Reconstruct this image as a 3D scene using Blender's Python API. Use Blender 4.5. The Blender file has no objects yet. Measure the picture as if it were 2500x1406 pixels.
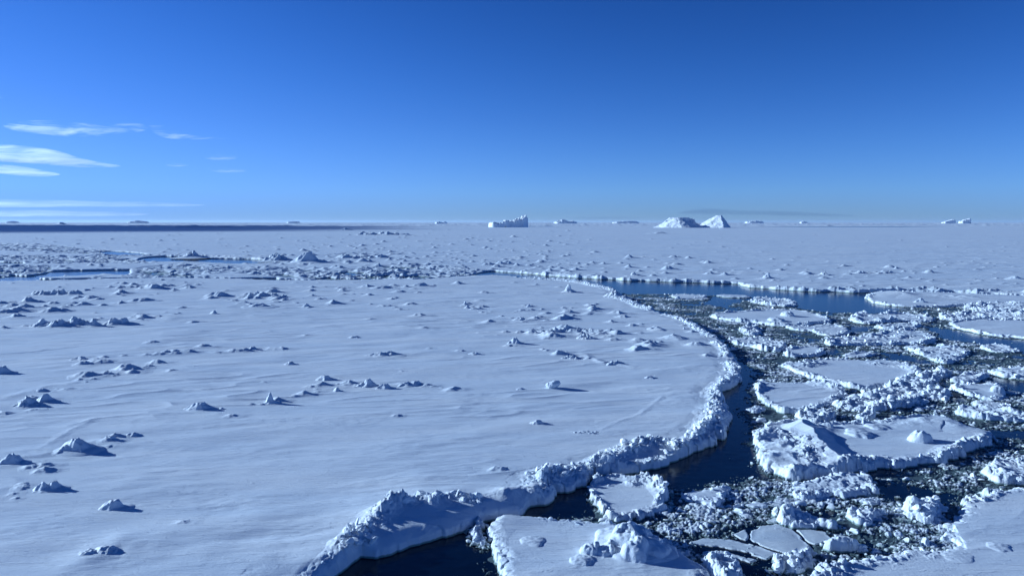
import bpy, bmesh, math, random
import numpy as np
from mathutils import Vector

# ------------------------------------------------------------------ camera, sky, sun, exposure
SC = bpy.context.scene
COL = SC.collection
R = math.radians
FPX, CX, CY, HOR, EYE = 1850.0, 1250.0, 703.0, 543.0, 15.0      # photo measured on its 2500 px wide frame
PITCH = math.atan((CY - HOR) / FPX)
cam = bpy.data.cameras.new('camera')
co = bpy.data.objects.new('camera', cam); COL.objects.link(co)
cam.sensor_width = 36.0
cam.lens = 36.0 * FPX / 2500.0
cam.clip_start = 0.5
cam.clip_end = 400000.0
co.location = (0, 0, EYE)
co.rotation_euler = (math.pi / 2 - PITCH, 0, 0)
SC.camera = co
SC.cycles.volume_bounces = 6; SC.cycles.max_bounces = 14

SUN_EL = R(15.5)
SUN_H = (-0.954, 0.300)                                          # ground direction towards the sun
w = bpy.data.worlds.new('World'); SC.world = w; w.use_nodes = True
nt = w.node_tree; nt.nodes.clear()
wo = nt.nodes.new('ShaderNodeOutputWorld'); bg = nt.nodes.new('ShaderNodeBackground')
sky = nt.nodes.new('ShaderNodeTexSky'); sky.sky_type = 'NISHITA'; sky.sun_disc = False
sky.sun_elevation = SUN_EL
sky.sun_rotation = math.atan2(SUN_H[0], SUN_H[1])
sky.altitude = 600; sky.air_density = 0.75; sky.dust_density = 0.1; sky.ozone_density = 4.0
# clean cold air: the sky deepens faster towards the zenith than the model's
pre = nt.nodes.new('ShaderNodeMix'); pre.data_type = 'RGBA'; pre.blend_type = 'MULTIPLY'; pre.inputs[0].default_value = 1; pre.inputs[7].default_value = (.12, .12, .12, 1)
sep_ = nt.nodes.new('ShaderNodeSeparateColor'); cmb = nt.nodes.new('ShaderNodeCombineColor')
nt.links.new(sky.outputs[0], pre.inputs[6]); nt.links.new(pre.outputs[2], sep_.inputs[0])
def smath(op, a_, b_):
    n_ = nt.nodes.new('ShaderNodeMath'); n_.operation = op
    for k_, v_ in enumerate((a_, b_)):
        if isinstance(v_, (int, float)): n_.inputs[k_].default_value = v_
        else: nt.links.new(v_, n_.inputs[k_])
    return n_.outputs[0]
for ch, (kk, ka, kb) in enumerate(((8.33, .25, 2.75), (7.85, .4, 1.7), (5.56, .36, .545))):
    x2 = smath('MULTIPLY', sep_.outputs[ch], sep_.outputs[ch])
    nt.links.new(smath('MULTIPLY', smath('DIVIDE', x2, smath('ADD', smath('MULTIPLY', x2, kb), ka)), kk), cmb.inputs[ch])
tcs = nt.nodes.new('ShaderNodeTexCoord'); spz = nt.nodes.new('ShaderNodeSeparateXYZ'); nt.links.new(tcs.outputs['Generated'], spz.inputs[0])
hz = nt.nodes.new('ShaderNodeValToRGB'); hz.color_ramp.elements[0].position = 0.0; hz.color_ramp.elements[0].color = (.86, .88, .98, 1)
hz.color_ramp.elements[1].position = .13; hz.color_ramp.elements[1].color = (1.0, 1.0, 1.04, 1); e_ = hz.color_ramp.elements.new(.04); e_.color = (1.0, 1.07, 1.08, 1)
nt.links.new(spz.outputs[2], hz.inputs[0])
hm = nt.nodes.new('ShaderNodeMix'); hm.data_type = 'RGBA'; hm.blend_type = 'MULTIPLY'; hm.inputs[0].default_value = 1
nt.links.new(cmb.outputs[0], hm.inputs[6]); nt.links.new(hz.outputs[0], hm.inputs[7]); nt.links.new(hm.outputs[2], bg.inputs[0]); nt.links.new(bg.outputs[0], wo.inputs[0])
bg.inputs[1].default_value = 0.12
sl = bpy.data.lights.new('sun', 'SUN'); sl.energy = 4.9; sl.angle = R(0.5); sl.color = (1.0, 0.98, 0.91)
so = bpy.data.objects.new('sun', sl); COL.objects.link(so)
sd = Vector((SUN_H[0] * math.cos(SUN_EL), SUN_H[1] * math.cos(SUN_EL), math.sin(SUN_EL)))
so.rotation_euler = sd.to_track_quat('Z', 'Y').to_euler(); so.location = (-40, 20, 60)
vs = SC.view_settings
vs.view_transform = 'Standard'; vs.look = 'None'; vs.gamma = 1.0; vs.exposure = 0.18; vs.use_curve_mapping = False
vs.use_white_balance = True; vs.white_balance_temperature = 4800; vs.white_balance_tint = 3

# ------------------------------------------------------------------ numpy tools
f4 = np.float32
CROPS = {'O': (0, 0, 1.0), 'A': (1600, 1000, 2.7778), 'B': (1600, 680, 2.7778), 'C': (700, 950, 2.5),
         'E': (0, 520, 2.7778), 'F': (800, 600, 2.5), 'G': (0, 680, 4.0), 'H': (625, 680, 4.0),
         'I': (1200, 680, 4.0), 'J': (1880, 680, 4.032)}
SP, CP = math.sin(PITCH), math.cos(PITCH)
def gp(px, py, z=0.3):
    """where the sight line through a photo point meets the level z"""
    u, v = (px - CX) / FPX, (CY - py) / FPX
    dy, dz = CP + v * SP, -SP + v * CP
    t = (z - EYE) / dz
    return (u * t, dy * t)
def PX(c, s):
    ox, oy, k = CROPS[c]
    return [(ox + float(a.split(',')[0]) / k, oy + float(a.split(',')[1]) / k) for a in s.split()]
def P(c, s, z=0.3):
    return np.array([gp(a, b, z) for a, b in PX(c, s)], f4)

_rng = np.random.RandomState(7)
_PERM = _rng.permutation(4096).astype(np.int64)
_GA = (_rng.rand(4096) * 2 * np.pi)
_GX, _GY = np.cos(_GA).astype(f4), np.sin(_GA).astype(f4)
_RV = [_rng.rand(4096).astype(f4) for _ in range(5)]
def _h(ix, iy, seed):
    return _PERM[(_PERM[(_PERM[(ix + seed * 131) & 4095] + iy) & 4095] + seed) & 4095]
def gn(x, y, seed=0):
    fx, fy = np.floor(x), np.floor(y)
    ix, iy = fx.astype(np.int64), fy.astype(np.int64)
    dx, dy = (x - fx).astype(f4), (y - fy).astype(f4)
    def g(a, b):
        k = _h(ix + a, iy + b, seed)
        return _GX[k] * (dx - a) + _GY[k] * (dy - b)
    ux = dx * dx * dx * (dx * (dx * 6 - 15) + 10); uy = dy * dy * dy * (dy * (dy * 6 - 15) + 10)
    a = g(0, 0); b = g(1, 0); a = a + (b - a) * ux
    c = g(0, 1); d = g(1, 1); c = c + (d - c) * ux
    return (a + (c - a) * uy) * 1.5
def fbm(x, y, n=4, seed=0, gain=0.5):
    s = 0; a = 1.0
    for i in range(n):
        s = s + a * gn(x * 2 ** i + 17.3 * i, y * 2 ** i - 9.1 * i, seed + i); a *= gain
    return s
def cells(x, y, cell, seed=0):
    """tilted slabs, one per random cell: the surface of broken ice"""
    sh = np.shape(x)
    X = (np.asarray(x, np.float64) / cell).ravel(); Y = (np.asarray(y, np.float64) / cell).ravel()
    ix, iy = np.floor(X).astype(np.int64), np.floor(Y).astype(np.int64)
    b1 = np.full(X.shape, 9.0, f4); b2 = b1.copy(); hh = np.zeros(X.shape, f4)
    for a in (-1, 0, 1):
        for b in (-1, 0, 1):
            k = _h(ix + a, iy + b, seed)
            dx = (X - (ix + a) - _RV[0][k]).astype(f4); dy = (Y - (iy + b) - _RV[1][k]).astype(f4)
            d = dx * dx + dy * dy
            z = _RV[2][k] + (_RV[3][k] - .5) * 1.1 * dx + (_RV[4][k] - .5) * 1.1 * dy
            near = d < b1
            b2 = np.where(near, b1, np.minimum(b2, d)); hh = np.where(near, z, hh); b1 = np.where(near, d, b1)
    crev = np.clip((np.sqrt(b2) - np.sqrt(b1)) * 5, 0, 1)
    return (hh * (0.72 + 0.28 * crev)).reshape(sh)
def rubble(x, y, cell=0.7, seed=0):
    wx = x + 0.25 * cell * gn(x / cell, y / cell, seed + 5); wy = y + 0.25 * cell * gn(x / cell + 9, y / cell, seed + 6)
    return 0.58 * cells(wx, wy, cell, seed) + 0.30 * cells(wx, wy, cell * .43, seed + 1) + 0.10 * cells(x, y, cell * .2, seed + 2)
def sstep(a, b, x):
    t = np.clip((x - a) / (b - a), 0, 1); return t * t * (3 - 2 * t)
def polydist(pts, x, y, closed=False, vals=None):
    x = np.asarray(x, f4); y = np.asarray(y, f4)
    best = np.full(x.shape, 1e12, f4); val = np.zeros(x.shape, f4) if vals is not None else None
    n = len(pts)
    for i in range(n if closed else n - 1):
        ax, ay = pts[i]; bx, by = pts[(i + 1) % n]
        ex, ey = bx - ax, by - ay; L = ex * ex + ey * ey + 1e-9
        t = np.clip(((x - ax) * ex + (y - ay) * ey) / L, 0, 1)
        d = (x - ax - t * ex) ** 2 + (y - ay - t * ey) ** 2
        if vals is not None:
            v0, v1 = vals[i], vals[(i + 1) % n]
            val = np.where(d < best, v0 + (v1 - v0) * t, val)
        best = np.minimum(best, d)
    return (np.sqrt(best), val) if vals is not None else np.sqrt(best)
def inside(pts, x, y):
    r = np.zeros(np.shape(x), bool); n = len(pts)
    for i in range(n):
        ax, ay = pts[i]; bx, by = pts[(i + 1) % n]
        if ay == by: continue
        c = ((ay > y) != (by > y)) & (x < (bx - ax) * (y - ay) / (by - ay) + ax)
        r ^= c
    return r
def sdf(pts, x, y):
    d = polydist(pts, x, y, True)
    return np.where(inside(pts, x, y), d, -d)
def smooth_poly(pts, n=2):
    p = np.array(pts, f4)
    for _ in range(n):
        q = np.roll(p, -1, 0)
        p = np.stack([p * .75 + q * .25, p * .25 + q * .75], 1).reshape(-1, 2)
    return p

# ------------------------------------------------------------------ mesh builders
def mesh_obj(name, verts, faces, mat, parent=None, smooth=None):
    if smooth is None: smooth = mat.name != 'broken ice snow'
    verts = np.ascontiguousarray(verts, f4); faces = np.ascontiguousarray(faces, np.int32)
    me = bpy.data.meshes.new(name)
    k = faces.shape[1]; nf = len(faces)
    me.vertices.add(len(verts)); me.vertices.foreach_set('co', verts.ravel())
    me.loops.add(nf * k); me.loops.foreach_set('vertex_index', faces.ravel())
    me.polygons.add(nf); me.polygons.foreach_set('loop_start', np.arange(0, nf * k, k, dtype=np.int32))
    me.polygons.foreach_set('use_smooth', np.full(nf, smooth))
    me.update(calc_edges=True)
    me.materials.append(mat)
    o = bpy.data.objects.new(name, me); COL.objects.link(o)
    if parent is not None: o.parent = parent
    return o
def grid_mesh(name, X, Y, Z, keep, mat, parent=None, origin=None):
    n, m = X.shape
    idx = np.arange(n * m).reshape(n, m)
    q = np.stack([idx[:-1, :-1], idx[:-1, 1:], idx[1:, 1:], idx[1:, :-1]], -1)
    kf = keep[:-1, :-1] | keep[:-1, 1:] | keep[1:, 1:] | keep[1:, :-1]
    q = q[kf]
    used = np.zeros(n * m, bool); used[q.ravel()] = True
    new = np.cumsum(used) - 1
    V = np.stack([X.ravel(), Y.ravel(), Z.ravel()], -1)[used]
    if origin is not None: V = V - np.array(origin, f4)
    o = mesh_obj(name, V, new[q], mat, parent)
    if origin is not None: o.location = origin
    return o
def split_mesh(name, X, Y, Z, keep, inner, mat, origin):
    """one height field as two meshes: the flat top and, as its child, the broken rim round it"""
    n, m = X.shape; idx = np.arange(n * m).reshape(n, m)
    q = np.stack([idx[:-1, :-1], idx[:-1, 1:], idx[1:, 1:], idx[1:, :-1]], -1)
    kf = keep[:-1, :-1] | keep[:-1, 1:] | keep[1:, 1:] | keep[1:, :-1]; inn = inner[:-1, :-1]
    res = None
    for nm, msk in ((name, kf & inn), ('rim', kf & ~inn)):
        qq = q[msk]
        if not len(qq): continue
        used = np.zeros(n * m, bool); used[qq.ravel()] = True; new = np.cumsum(used) - 1
        V = np.stack([X.ravel(), Y.ravel(), Z.ravel()], -1)[used] - np.array(origin, f4)
        o = mesh_obj(nm if res is None else 'rim', V, new[qq], mat, res)
        if res is None: res = o; o.location = origin
    return res
def tag(o, label=None, cat=None, group=None, kind=None):
    if label: o['label'] = label
    if cat: o['category'] = cat
    if group: o['group'] = group
    if kind: o['kind'] = kind
    return o
def polar(y0, y1, ratio, t0, t1, nt_):
    rows = [y0]
    while rows[-1] < y1: rows.append(rows[-1] * (1 + (ratio(rows[-1]) if callable(ratio) else ratio)))
    rows = np.array(rows, f4); t = np.linspace(t0, t1, nt_, dtype=f4)
    return np.outer(rows, t).astype(f4), np.repeat(rows[:, None], nt_, 1), rows, t

# lumpy ice blocks: random half-space cuts of a ball
def make_templates(n, sub, seed):
    bm = bmesh.new(); bmesh.ops.create_icosphere(bm, subdivisions=sub, radius=1)
    V0 = np.array([v.co[:] for v in bm.verts], f4); T = np.array([[v.index for v in f.verts] for f in bm.faces], np.int32)
    bm.free(); rs = np.random.RandomState(seed); out = []
    for _ in range(n):
        k = rs.randint(7, 13); N = rs.randn(k, 3); N /= np.linalg.norm(N, axis=1)[:, None]; D = rs.uniform(.5, 1, k)
        dots = V0 @ N.T
        r = np.min(np.where(dots > .12, D / np.maximum(dots, .12), 1.15), axis=1); r = np.minimum(r, 1.15)
        nz = sum(np.sin(V0 @ (rs.randn(3) * 4) + rs.rand() * 6) for _ in range(4)) * .06
        out.append((V0 * (r * (1 + nz))[:, None]).astype(f4))
    return out, T
TPL2 = make_templates(14, 2, 3)
TPL3 = make_templates(8, 3, 5)
def chunk_cloud(xs, ys, zs, sizes, seed, tpl=TPL2, flat=0.7):
    rs = np.random.RandomState(seed); tv, T = tpl; nv = len(tv[0]); n = len(xs)
    V = np.empty((n, nv, 3), f4)
    pick = rs.randint(0, len(tv), n); ang = rs.rand(n) * 6.283; til = rs.randn(n) * .45
    sx = rs.uniform(.7, 1.5, n); sy = rs.uniform(.6, 1.1, n); sz = np.where(rs.rand(n) < .45, rs.uniform(.18, .35, n), rs.uniform(.45, .95, n)) * flat / .7; til = til * np.where(sz < .4, 1.3, .8)
    for k in range(len(tv)):
        i = np.nonzero(pick == k)[0]
        if not len(i): continue
        v = tv[k][None] * (np.stack([sx, sy, sz], -1)[i] * sizes[i, None])[:, None, :]
        c, s = np.cos(til[i])[:, None], np.sin(til[i])[:, None]
        x, z = v[..., 0] * c - v[..., 2] * s, v[..., 0] * s + v[..., 2] * c
        c, s = np.cos(ang[i])[:, None], np.sin(ang[i])[:, None]
        V[i, :, 0] = x * c - v[..., 1] * s + xs[i, None]; V[i, :, 1] = x * s + v[..., 1] * c + ys[i, None]; V[i, :, 2] = z + zs[i, None]
    faces = (T[None] + (np.arange(n) * nv)[:, None, None]).reshape(-1, 3)
    return V.reshape(-1, 3), faces

# ------------------------------------------------------------------ materials
def mat_new(name):
    m = bpy.data.materials.new(name); m.use_nodes = True
    return m, m.node_tree, m.node_tree.nodes['Principled BSDF']
def snow_material(name, col=(0.74, 0.78, 0.82), wet=True, wet_hi=0.10, bump=0.5, dark=(.20, .27, .26), scale=1.0):
    m, t, b = mat_new(name); N = t.nodes; L = t.links
    geo = N.new('ShaderNodeNewGeometry'); sep = N.new('ShaderNodeSeparateXYZ'); L.new(geo.outputs['Position'], sep.inputs[0])
    mp = N.new('ShaderNodeMapping'); mp.inputs['Rotation'].default_value = (0, 0, R(-14)); mp.inputs['Scale'].default_value = (.22 * scale, 1.0 * scale, 1.0 * scale)
    L.new(geo.outputs['Position'], mp.inputs[0])
    n1 = N.new('ShaderNodeTexNoise'); n1.inputs['Scale'].default_value = 2.2; n1.inputs['Detail'].default_value = 8; n1.inputs['Roughness'].default_value = .62
    L.new(mp.outputs[0], n1.inputs[0])
    n2 = N.new('ShaderNodeTexNoise'); n2.inputs['Scale'].default_value = 9.0 * scale; n2.inputs['Detail'].default_value = 6; n2.inputs['Roughness'].default_value = .7
    L.new(geo.outputs['Position'], n2.inputs[0])
    mp2 = N.new('ShaderNodeMapping'); mp2.inputs['Rotation'].default_value = (0, 0, R(-9)); mp2.inputs['Scale'].default_value = (.5 * scale, 3.2 * scale, 1.0 * scale)
    L.new(geo.outputs['Position'], mp2.inputs[0])
    n4 = N.new('ShaderNodeTexNoise'); n4.inputs['Scale'].default_value = 1.0; n4.inputs['Detail'].default_value = 6; n4.inputs['Roughness'].default_value = .6; n4.inputs['Distortion'].default_value = .8
    L.new(mp2.outputs[0], n4.inputs[0])
    rp = N.new('ShaderNodeMapRange'); rp.inputs[1].default_value = .52; rp.inputs[2].default_value = .62; rp.interpolation_type = 'SMOOTHSTEP'; L.new(n4.outputs[0], rp.inputs[0])
    a0 = N.new('ShaderNodeMath'); a0.operation = 'MULTIPLY_ADD'; a0.inputs[1].default_value = .30; L.new(rp.outputs[0], a0.inputs[0]); L.new(n1.outputs[0], a0.inputs[2])
    ad = N.new('ShaderNodeMath'); ad.operation = 'MULTIPLY_ADD'; ad.inputs[1].default_value = .35; L.new(n2.outputs[0], ad.inputs[0]); L.new(a0.outputs[0], ad.inputs[2])
    bp = N.new('ShaderNodeBump'); bp.inputs['Strength'].default_value = bump; bp.inputs['Distance'].default_value = .06 / scale
    L.new(ad.outputs[0], bp.inputs['Height']); L.new(bp.outputs[0], b.inputs['Normal'])
    # real differences of the snow: wind-packed and fresh patches
    n3 = N.new('ShaderNodeTexNoise'); n3.inputs['Scale'].default_value = .35; n3.inputs['Detail'].default_value = 5; L.new(mp.outputs[0], n3.inputs[0])
    cr = N.new('ShaderNodeValToRGB'); cr.color_ramp.elements[0].position = .38; cr.color_ramp.elements[1].position = .66
    cr.color_ramp.elements[0].color = (col[0] * .90, col[1] * .93, col[2] * .97, 1); cr.color_ramp.elements[1].color = (*col, 1)
    L.new(n3.outputs[0], cr.inputs[0])
    out = cr.outputs[0]
    if wet:
        mr = N.new('ShaderNodeMapRange'); mr.inputs[1].default_value = 0.0; mr.inputs[2].default_value = wet_hi
        na = N.new('ShaderNodeMath'); na.operation = 'MULTIPLY_ADD'; na.inputs[1].default_value = -.12; L.new(n2.outputs[0], na.inputs[0]); L.new(sep.outputs[2], na.inputs[2])
        L.new(na.outputs[0], mr.inputs[0])
        mx = N.new('ShaderNodeMix'); mx.data_type = 'RGBA'; mx.inputs[6].default_value = (*dark, 1)
        L.new(mr.outputs[0], mx.inputs[0]); L.new(out, mx.inputs[7]); out = mx.outputs[2]
    L.new(out, b.inputs['Base Color'])
    b.inputs['Roughness'].default_value = .62; b.inputs['Specular IOR Level'].default_value = .25
    return m
SNOW = snow_material('wind packed snow', col=(.76, .79, .82), wet_hi=.06, bump=.8)
FARSNOW = snow_material('distant snow', wet_hi=.12, bump=.3, scale=.25)
CHUNK = snow_material('broken ice snow', col=(.84, .86, .87), wet_hi=.05, bump=.35, dark=(.36, .43, .42))
SLUSH = snow_material('slush and brash', col=(.78, .81, .83), wet_hi=.045, bump=.4, dark=(.085, .12, .135))
NILAS = snow_material('thin grey ice', col=(.64, .68, .71), wet=False, bump=.9, scale=3)
BERG = snow_material('iceberg snow', col=(.92, .94, .94), wet=False, bump=.12, scale=.2)
m, t, b = mat_new('sea water')
b.inputs['Base Color'].default_value = (.0012, .0045, .013, 1); b.inputs['Roughness'].default_value = .17; b.inputs['IOR'].default_value = 1.333
nz = t.nodes.new('ShaderNodeTexNoise'); nz.inputs['Scale'].default_value = 1.6; nz.inputs['Detail'].default_value = 4
g = t.nodes.new('ShaderNodeNewGeometry'); t.links.new(g.outputs['Position'], nz.inputs[0])
bp = t.nodes.new('ShaderNodeBump'); bp.inputs['Strength'].default_value = .45; bp.inputs['Distance'].default_value = .03
t.links.new(nz.outputs[0], bp.inputs['Height']); t.links.new(bp.outputs[0], b.inputs['Normal'])
WATER = m

# ------------------------------------------------------------------ outlines traced on the photo, laid on the sea
near_px = (PX('C', '190,1180 290,1140 380,1085 455,1020 540,1022 640,1005 750,950 880,930 970,900 1085,865 1140,840 1210,800 1260,795 1420,775 1490,710 1570,700 1645,655 1655,632 1760,605 1850,560 1880,530 2010,505 2150,500 2260,490 2380,465 2450,420 2500,385')
           + PX('A', '60,388 130,385 200,330 330,270 420,215 440,170 480,140 505,100')
           + PX('B', '512,985 508,900 470,850 448,815 470,775 530,740 578,715 588,640 562,590 515,545 508,480 470,445 430,420 350,370 300,335 235,292')
           + PX('I', '1720,380 1600,330 1500,300 1420,250 1290,210 1220,195 1240,150 1200,120 1060,90 920,55 780,35 560,25 300,8')
           + PX('F', '1150,195 1100,190 1000,188 900,188 780,195 600,213 400,210 200,216 0,218')
           + [(700, 688), (560, 683), (420, 681), (300, 683), (200, 686), (100, 688), (0, 690), (-250, 690), (-700, 688)])
NEAR = np.concatenate([np.array([gp(*p, .1) for p in near_px], f4), np.array([(-420, 190), (-420, 5), (-9, 5), (-9.5, 20)], f4)])
far_px = ([(-900, 676), (-200, 676), (0, 676), (120, 683), (300, 681), (420, 679), (560, 681), (800, 686), (960, 686), (1040, 682), (1150, 672), (1168, 668)]
          + PX('F', '975,158 1020,156 1100,162 1200,170 1300,180 1420,190 1500,195 1600,200 1750,207 1830,215 1950,215 2100,221 2300,226 2500,233')
          + PX('B', '620,60 760,68 850,76 1000,84 1150,92 1200,90 1420,97 1500,92 1700,90 1880,94 2050,98 2200,106 2350,112 2500,120 2900,126'))
FAR = np.concatenate([np.array([gp(*p, .1) for p in far_px], f4), np.array([(2200, 190), (62000, 5000), (62000, 62000), (-62000, 62000), (-62000, 5000), (-2200, 200)], f4)])
HOLES = [P('E', s, 0) for s in (
    '930,322 1000,303 1120,297 1250,300 1450,312 1700,316 1850,326 1900,338 1780,348 1600,352 1400,341 1200,336 1000,338',
    '0,452 90,428 180,432 270,420 380,397 600,392 780,389 872,390 884,410 860,430 700,424 590,432 480,440 300,446 230,455 0,460',
    '-200,338 0,335 150,341 190,350 100,354 -200,352',
    '670,262 760,262 850,266 1000,281 960,289 800,288 700,280',
    '1560,455 1700,448 1880,446 1900,454 1700,462 1580,463')]
HOLES.append(P('O', '1805,554.3 2000,553.6 2200,553.2 2335,553.3 2200,555 1950,555.2', 0))
HOLES.append(P('O', '1290,552.2 1360,552 1345,553.3 1295,553.3', 0))
ZONES = [(P('E', s, .2), a) for s, a in (
    ('-300,200 0,205 200,208 450,225 700,253 900,268 1000,292 700,300 600,280 400,272 200,262 0,258 -300,258', .75),
    ('-300,290 0,290 300,290 480,300 650,290 900,310 1000,340 900,345 700,345 500,350 200,345 0,330 -300,330', .7),
    ('-300,350 0,352 200,358 330,362 400,380 380,395 200,420 0,445 -300,445', .8),
    ('880,385 1000,368 1200,350 1500,362 1800,372 2000,372 2200,395 2500,405 2800,410 2800,462 2500,455 2200,455 1900,440 1600,412 1300,420 1200,455 1000,440 885,425', .6),
    ('1800,335 1850,285 1960,320 2180,345 2080,365 1900,350', .5))]
ZONES += [(P('F', s, .2), a) for s, a in (
    ('-50,165 100,150 250,128 550,112 750,128 960,152 960,172 890,186 780,196 600,214 300,214 0,220', .5),
    ('0,60 60,50 150,45 260,50 420,60 400,80 200,85 40,90', .45))]

# every open-water patch in the brash on the right
CLEAR = [P(c, s, 0) for c, s in (
    ('B', '0,20 560,35 760,62 1000,80 1430,92 1412,130 1470,162 1560,185 1690,205 1560,232 1410,245 1330,235 1230,200 1090,196 1010,190 980,165 800,135 660,118 380,103 200,100 0,98'),
    ('B', '330,372 430,425 505,482 520,560 560,600 600,640 690,640 650,740 590,760 640,840 540,900 600,960 700,1080 500,1090 440,820 560,715 470,450'),
    ('A', '500,40 640,120 630,200 660,300 680,370 800,450 760,480 600,470 480,490 300,480 130,510 0,500 -50,400 200,320 440,160'),
    ('C', '-100,1300 290,1130 1085,850 1120,920 1240,985 1270,1100 1290,1300'),
    ('C', '1430,775 1490,705 1650,640 1800,605 1820,660 1850,760 1880,805 1700,805 1560,790'),
    ('C', '2000,500 2450,410 2700,330 2700,560 2420,620 2250,530 2000,525'),
    ('A', '1540,500 1700,490 1900,540 2120,590 2060,640 1880,600 1700,620 1560,600 1520,580'),
    ('A', '2080,140 2300,130 2600,150 2600,200 2340,190 2250,260 2100,300 2050,350 1900,380 1990,320 2200,240 2330,190'),
    ('B', '1310,310 1450,325 1470,350 1350,362 1320,340'),
    ('B', '1150,460 1240,470 1260,500 1190,525 1165,500'),
    ('B', '1480,490 1560,500 1700,505 1830,540 1960,590 1930,610 1800,570 1600,548'),
    ('B', '1800,320 1900,330 2050,350 2300,400 2600,430 2600,520 2480,500 2300,455 2080,430 1930,410 1900,370'),
    ('B', '470,90 640,120 560,165 480,200 300,170'),
    ('B', '2230,660 2500,690 2600,760 2500,780 2350,730 2260,690'),
    ('A', '230,880 420,850 560,800 700,775 930,795 1160,820 1340,850 1340,890 1220,900 1060,940 860,985 700,1050 560,1040 430,1020 300,960'))]

# ------------------------------------------------------------------ pressure ridges and snow ridges (crest line, heights, half width, how broken)
RIDGES = []
def ridge(c, s, h, wd, rub, z=.8, sharp=False, seed=0):
    pts = P(c, s, z); hs = np.interp(np.linspace(0, 1, len(pts)), np.linspace(0, 1, len(h)), h).astype(f4) if isinstance(h, (list, tuple)) else np.full(len(pts), h, f4)
    wd = wd * (.78 if seed in (1, 2, 5, 6, 8, 9, 10, 11, 12) else 1); hs = hs * ((.60 if seed in (8, 9, 10, 11, 12) else .74) if seed < 15 else .8) * (.42 if sharp and rub < .3 and seed < 30 else (.42 if seed > 30 and rub > .3 and c != 'C' else .58))
    RIDGES.append((pts, hs, wd, rub, sharp, seed, pts.min(0) - wd * 3, pts.max(0) + wd * 3))
# the near sheet's rim, from the bottom of the frame up its right side
ridge('C', '60,1180 120,1140 240,1085 290,1035 350,985 390,915 455,850 530,785 620,710 720,690 820,675 880,690', [.35, .5, .8, .9, .85, .7], .75, .85, .9, seed=1)
ridge('C', '880,665 1000,645 1100,650 1200,662', [.3, .45, .25], .5, .7, .9, seed=2)
ridge('C', '330,1010 480,870 640,770 850,735 1050,715 1250,700', [.3, .6, .7, .5], 2.3, .0, .5, seed=3)
ridge('C', '1310,645 1360,612 1430,590 1490,610 1560,650', [.3, .65, .55, .3], .8, .25, .8, seed=4)
ridge('C', '1500,580 1530,520 1580,485 1680,470 1800,455 1900,420 1960,405', [.4, .8, .75, .7], .9, .8, .9, seed=5)
ridge('C', '1960,405 2040,360 2130,325 2240,305 2380,312 2440,335', [.7, 1.0, .95, .7], 1.0, .6, .9, seed=6)
ridge('C', '2080,455 2200,440 2300,420 2400,390 2470,370', [.15, .35, .55, .5], .5, .7, .6, seed=7)
ridge('A', '60,370 130,300 230,210 300,140 340,80 400,60 450,20', [.3, .5, .7, .8, .6], .6, .9, .7, seed=8)
ridge('B', '350,1000 400,930 400,860 420,830', [.8, .7, .5], 1.1, .85, .7, seed=9)
ridge('B', '400,790 430,740 480,690 540,640 545,590 500,560', [.7, .9, .9, .8], .9, .85, .7, seed=10)
ridge('B', '490,520 470,480 440,460 400,440', [.6, .5, .3], .7, .6, .5, seed=11)
ridge('B', '380,400 310,360 240,315 150,270 80,240', [.35, .5, .45], .7, .8, .5, seed=12)
ridge('I', '1540,310 1450,280 1300,215 1190,190', [.9, .8, .6, .9], .8, .8, .5, seed=13)
ridge('I', '1200,120 1060,85 900,50 740,25 600,15 300,-2', [.5, .9, .8, .5], .8, .8, .5, seed=14)
# far side of the lead
ridge('F', '1000,153 1100,158 1200,162 1300,172 1400,172 1500,185 1650,192 1830,205 2000,208 2210,212 2330,218 2500,226', [.6, 1.1, .7, 1.2, .8, 1.0], 1.1, .85, .5, seed=15)
ridge('B', '480,22 620,48 760,58 860,62 1000,72 1150,80 1250,70 1350,75 1430,88', [.9, 1.2, .8, 1.4], 1.1, .85, .5, seed=16)
ridge('B', '1430,85 1600,72 1720,78 1830,70 1980,84 2100,88 2300,88 2500,96 2700,100', [.8, 1.2, .9, 1.1], 1.2, .8, .5, seed=17)
ridge('E', '900,292 1050,288 1270,290 1400,292 1520,300 1700,308 1850,312 1960,322', [.6, .9, 1.6, .8, 1.2], 1.3, .85, .5, seed=18)
# low snow ridges on the near sheet
ridge('C', '1920,245 2010,205 2140,155 2230,90 2290,50', [.05, .12, .12], .3, .2, .6, True, seed=19)
ridge('I', '880,725 980,780 1090,825 1200,815 1240,830', [.12, .3, .5], .6, .3, .6, True, seed=20)
ridge('I', '1260,840 1400,865 1600,872 1800,880 2000,885', [.25, .15, .05], .5, .0, .6, True, seed=21)
ridge('G', '0,738 300,715 600,680 900,640 1100,620', [.15, .2, .1], .45, 0, .6, True, seed=22)
ridge('G', '0,1180 200,1130 450,1060 700,1020 900,980 1100,940 1250,880 1400,870', [.1, .2, .25, .15], .8, .15, .6, True, seed=23)
ridge('G', '1650,400 1700,370 1850,365 2100,355', [.25, .3, .15], 1.6, 0, .6, seed=24)
ridge('O', '210,1365 300,1325 420,1335 560,1345 700,1352 800,1350', [.25, .35, .22, .2, .25], 1.1, 0, .6, seed=25)
ridge('O', '560,1378 680,1382 780,1372', [.05, .15, .25], .7, 0, .6, seed=26)
ridge('O', '90,1100 150,1065 230,1020', [.05, .12, .06], .4, 0, .6, True, seed=27)
ridge('O', '240,1075 300,1085 420,1090 560,1085 680,1085', [.2, .15, .1, .05], .7, 0, .6, seed=28)
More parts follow.
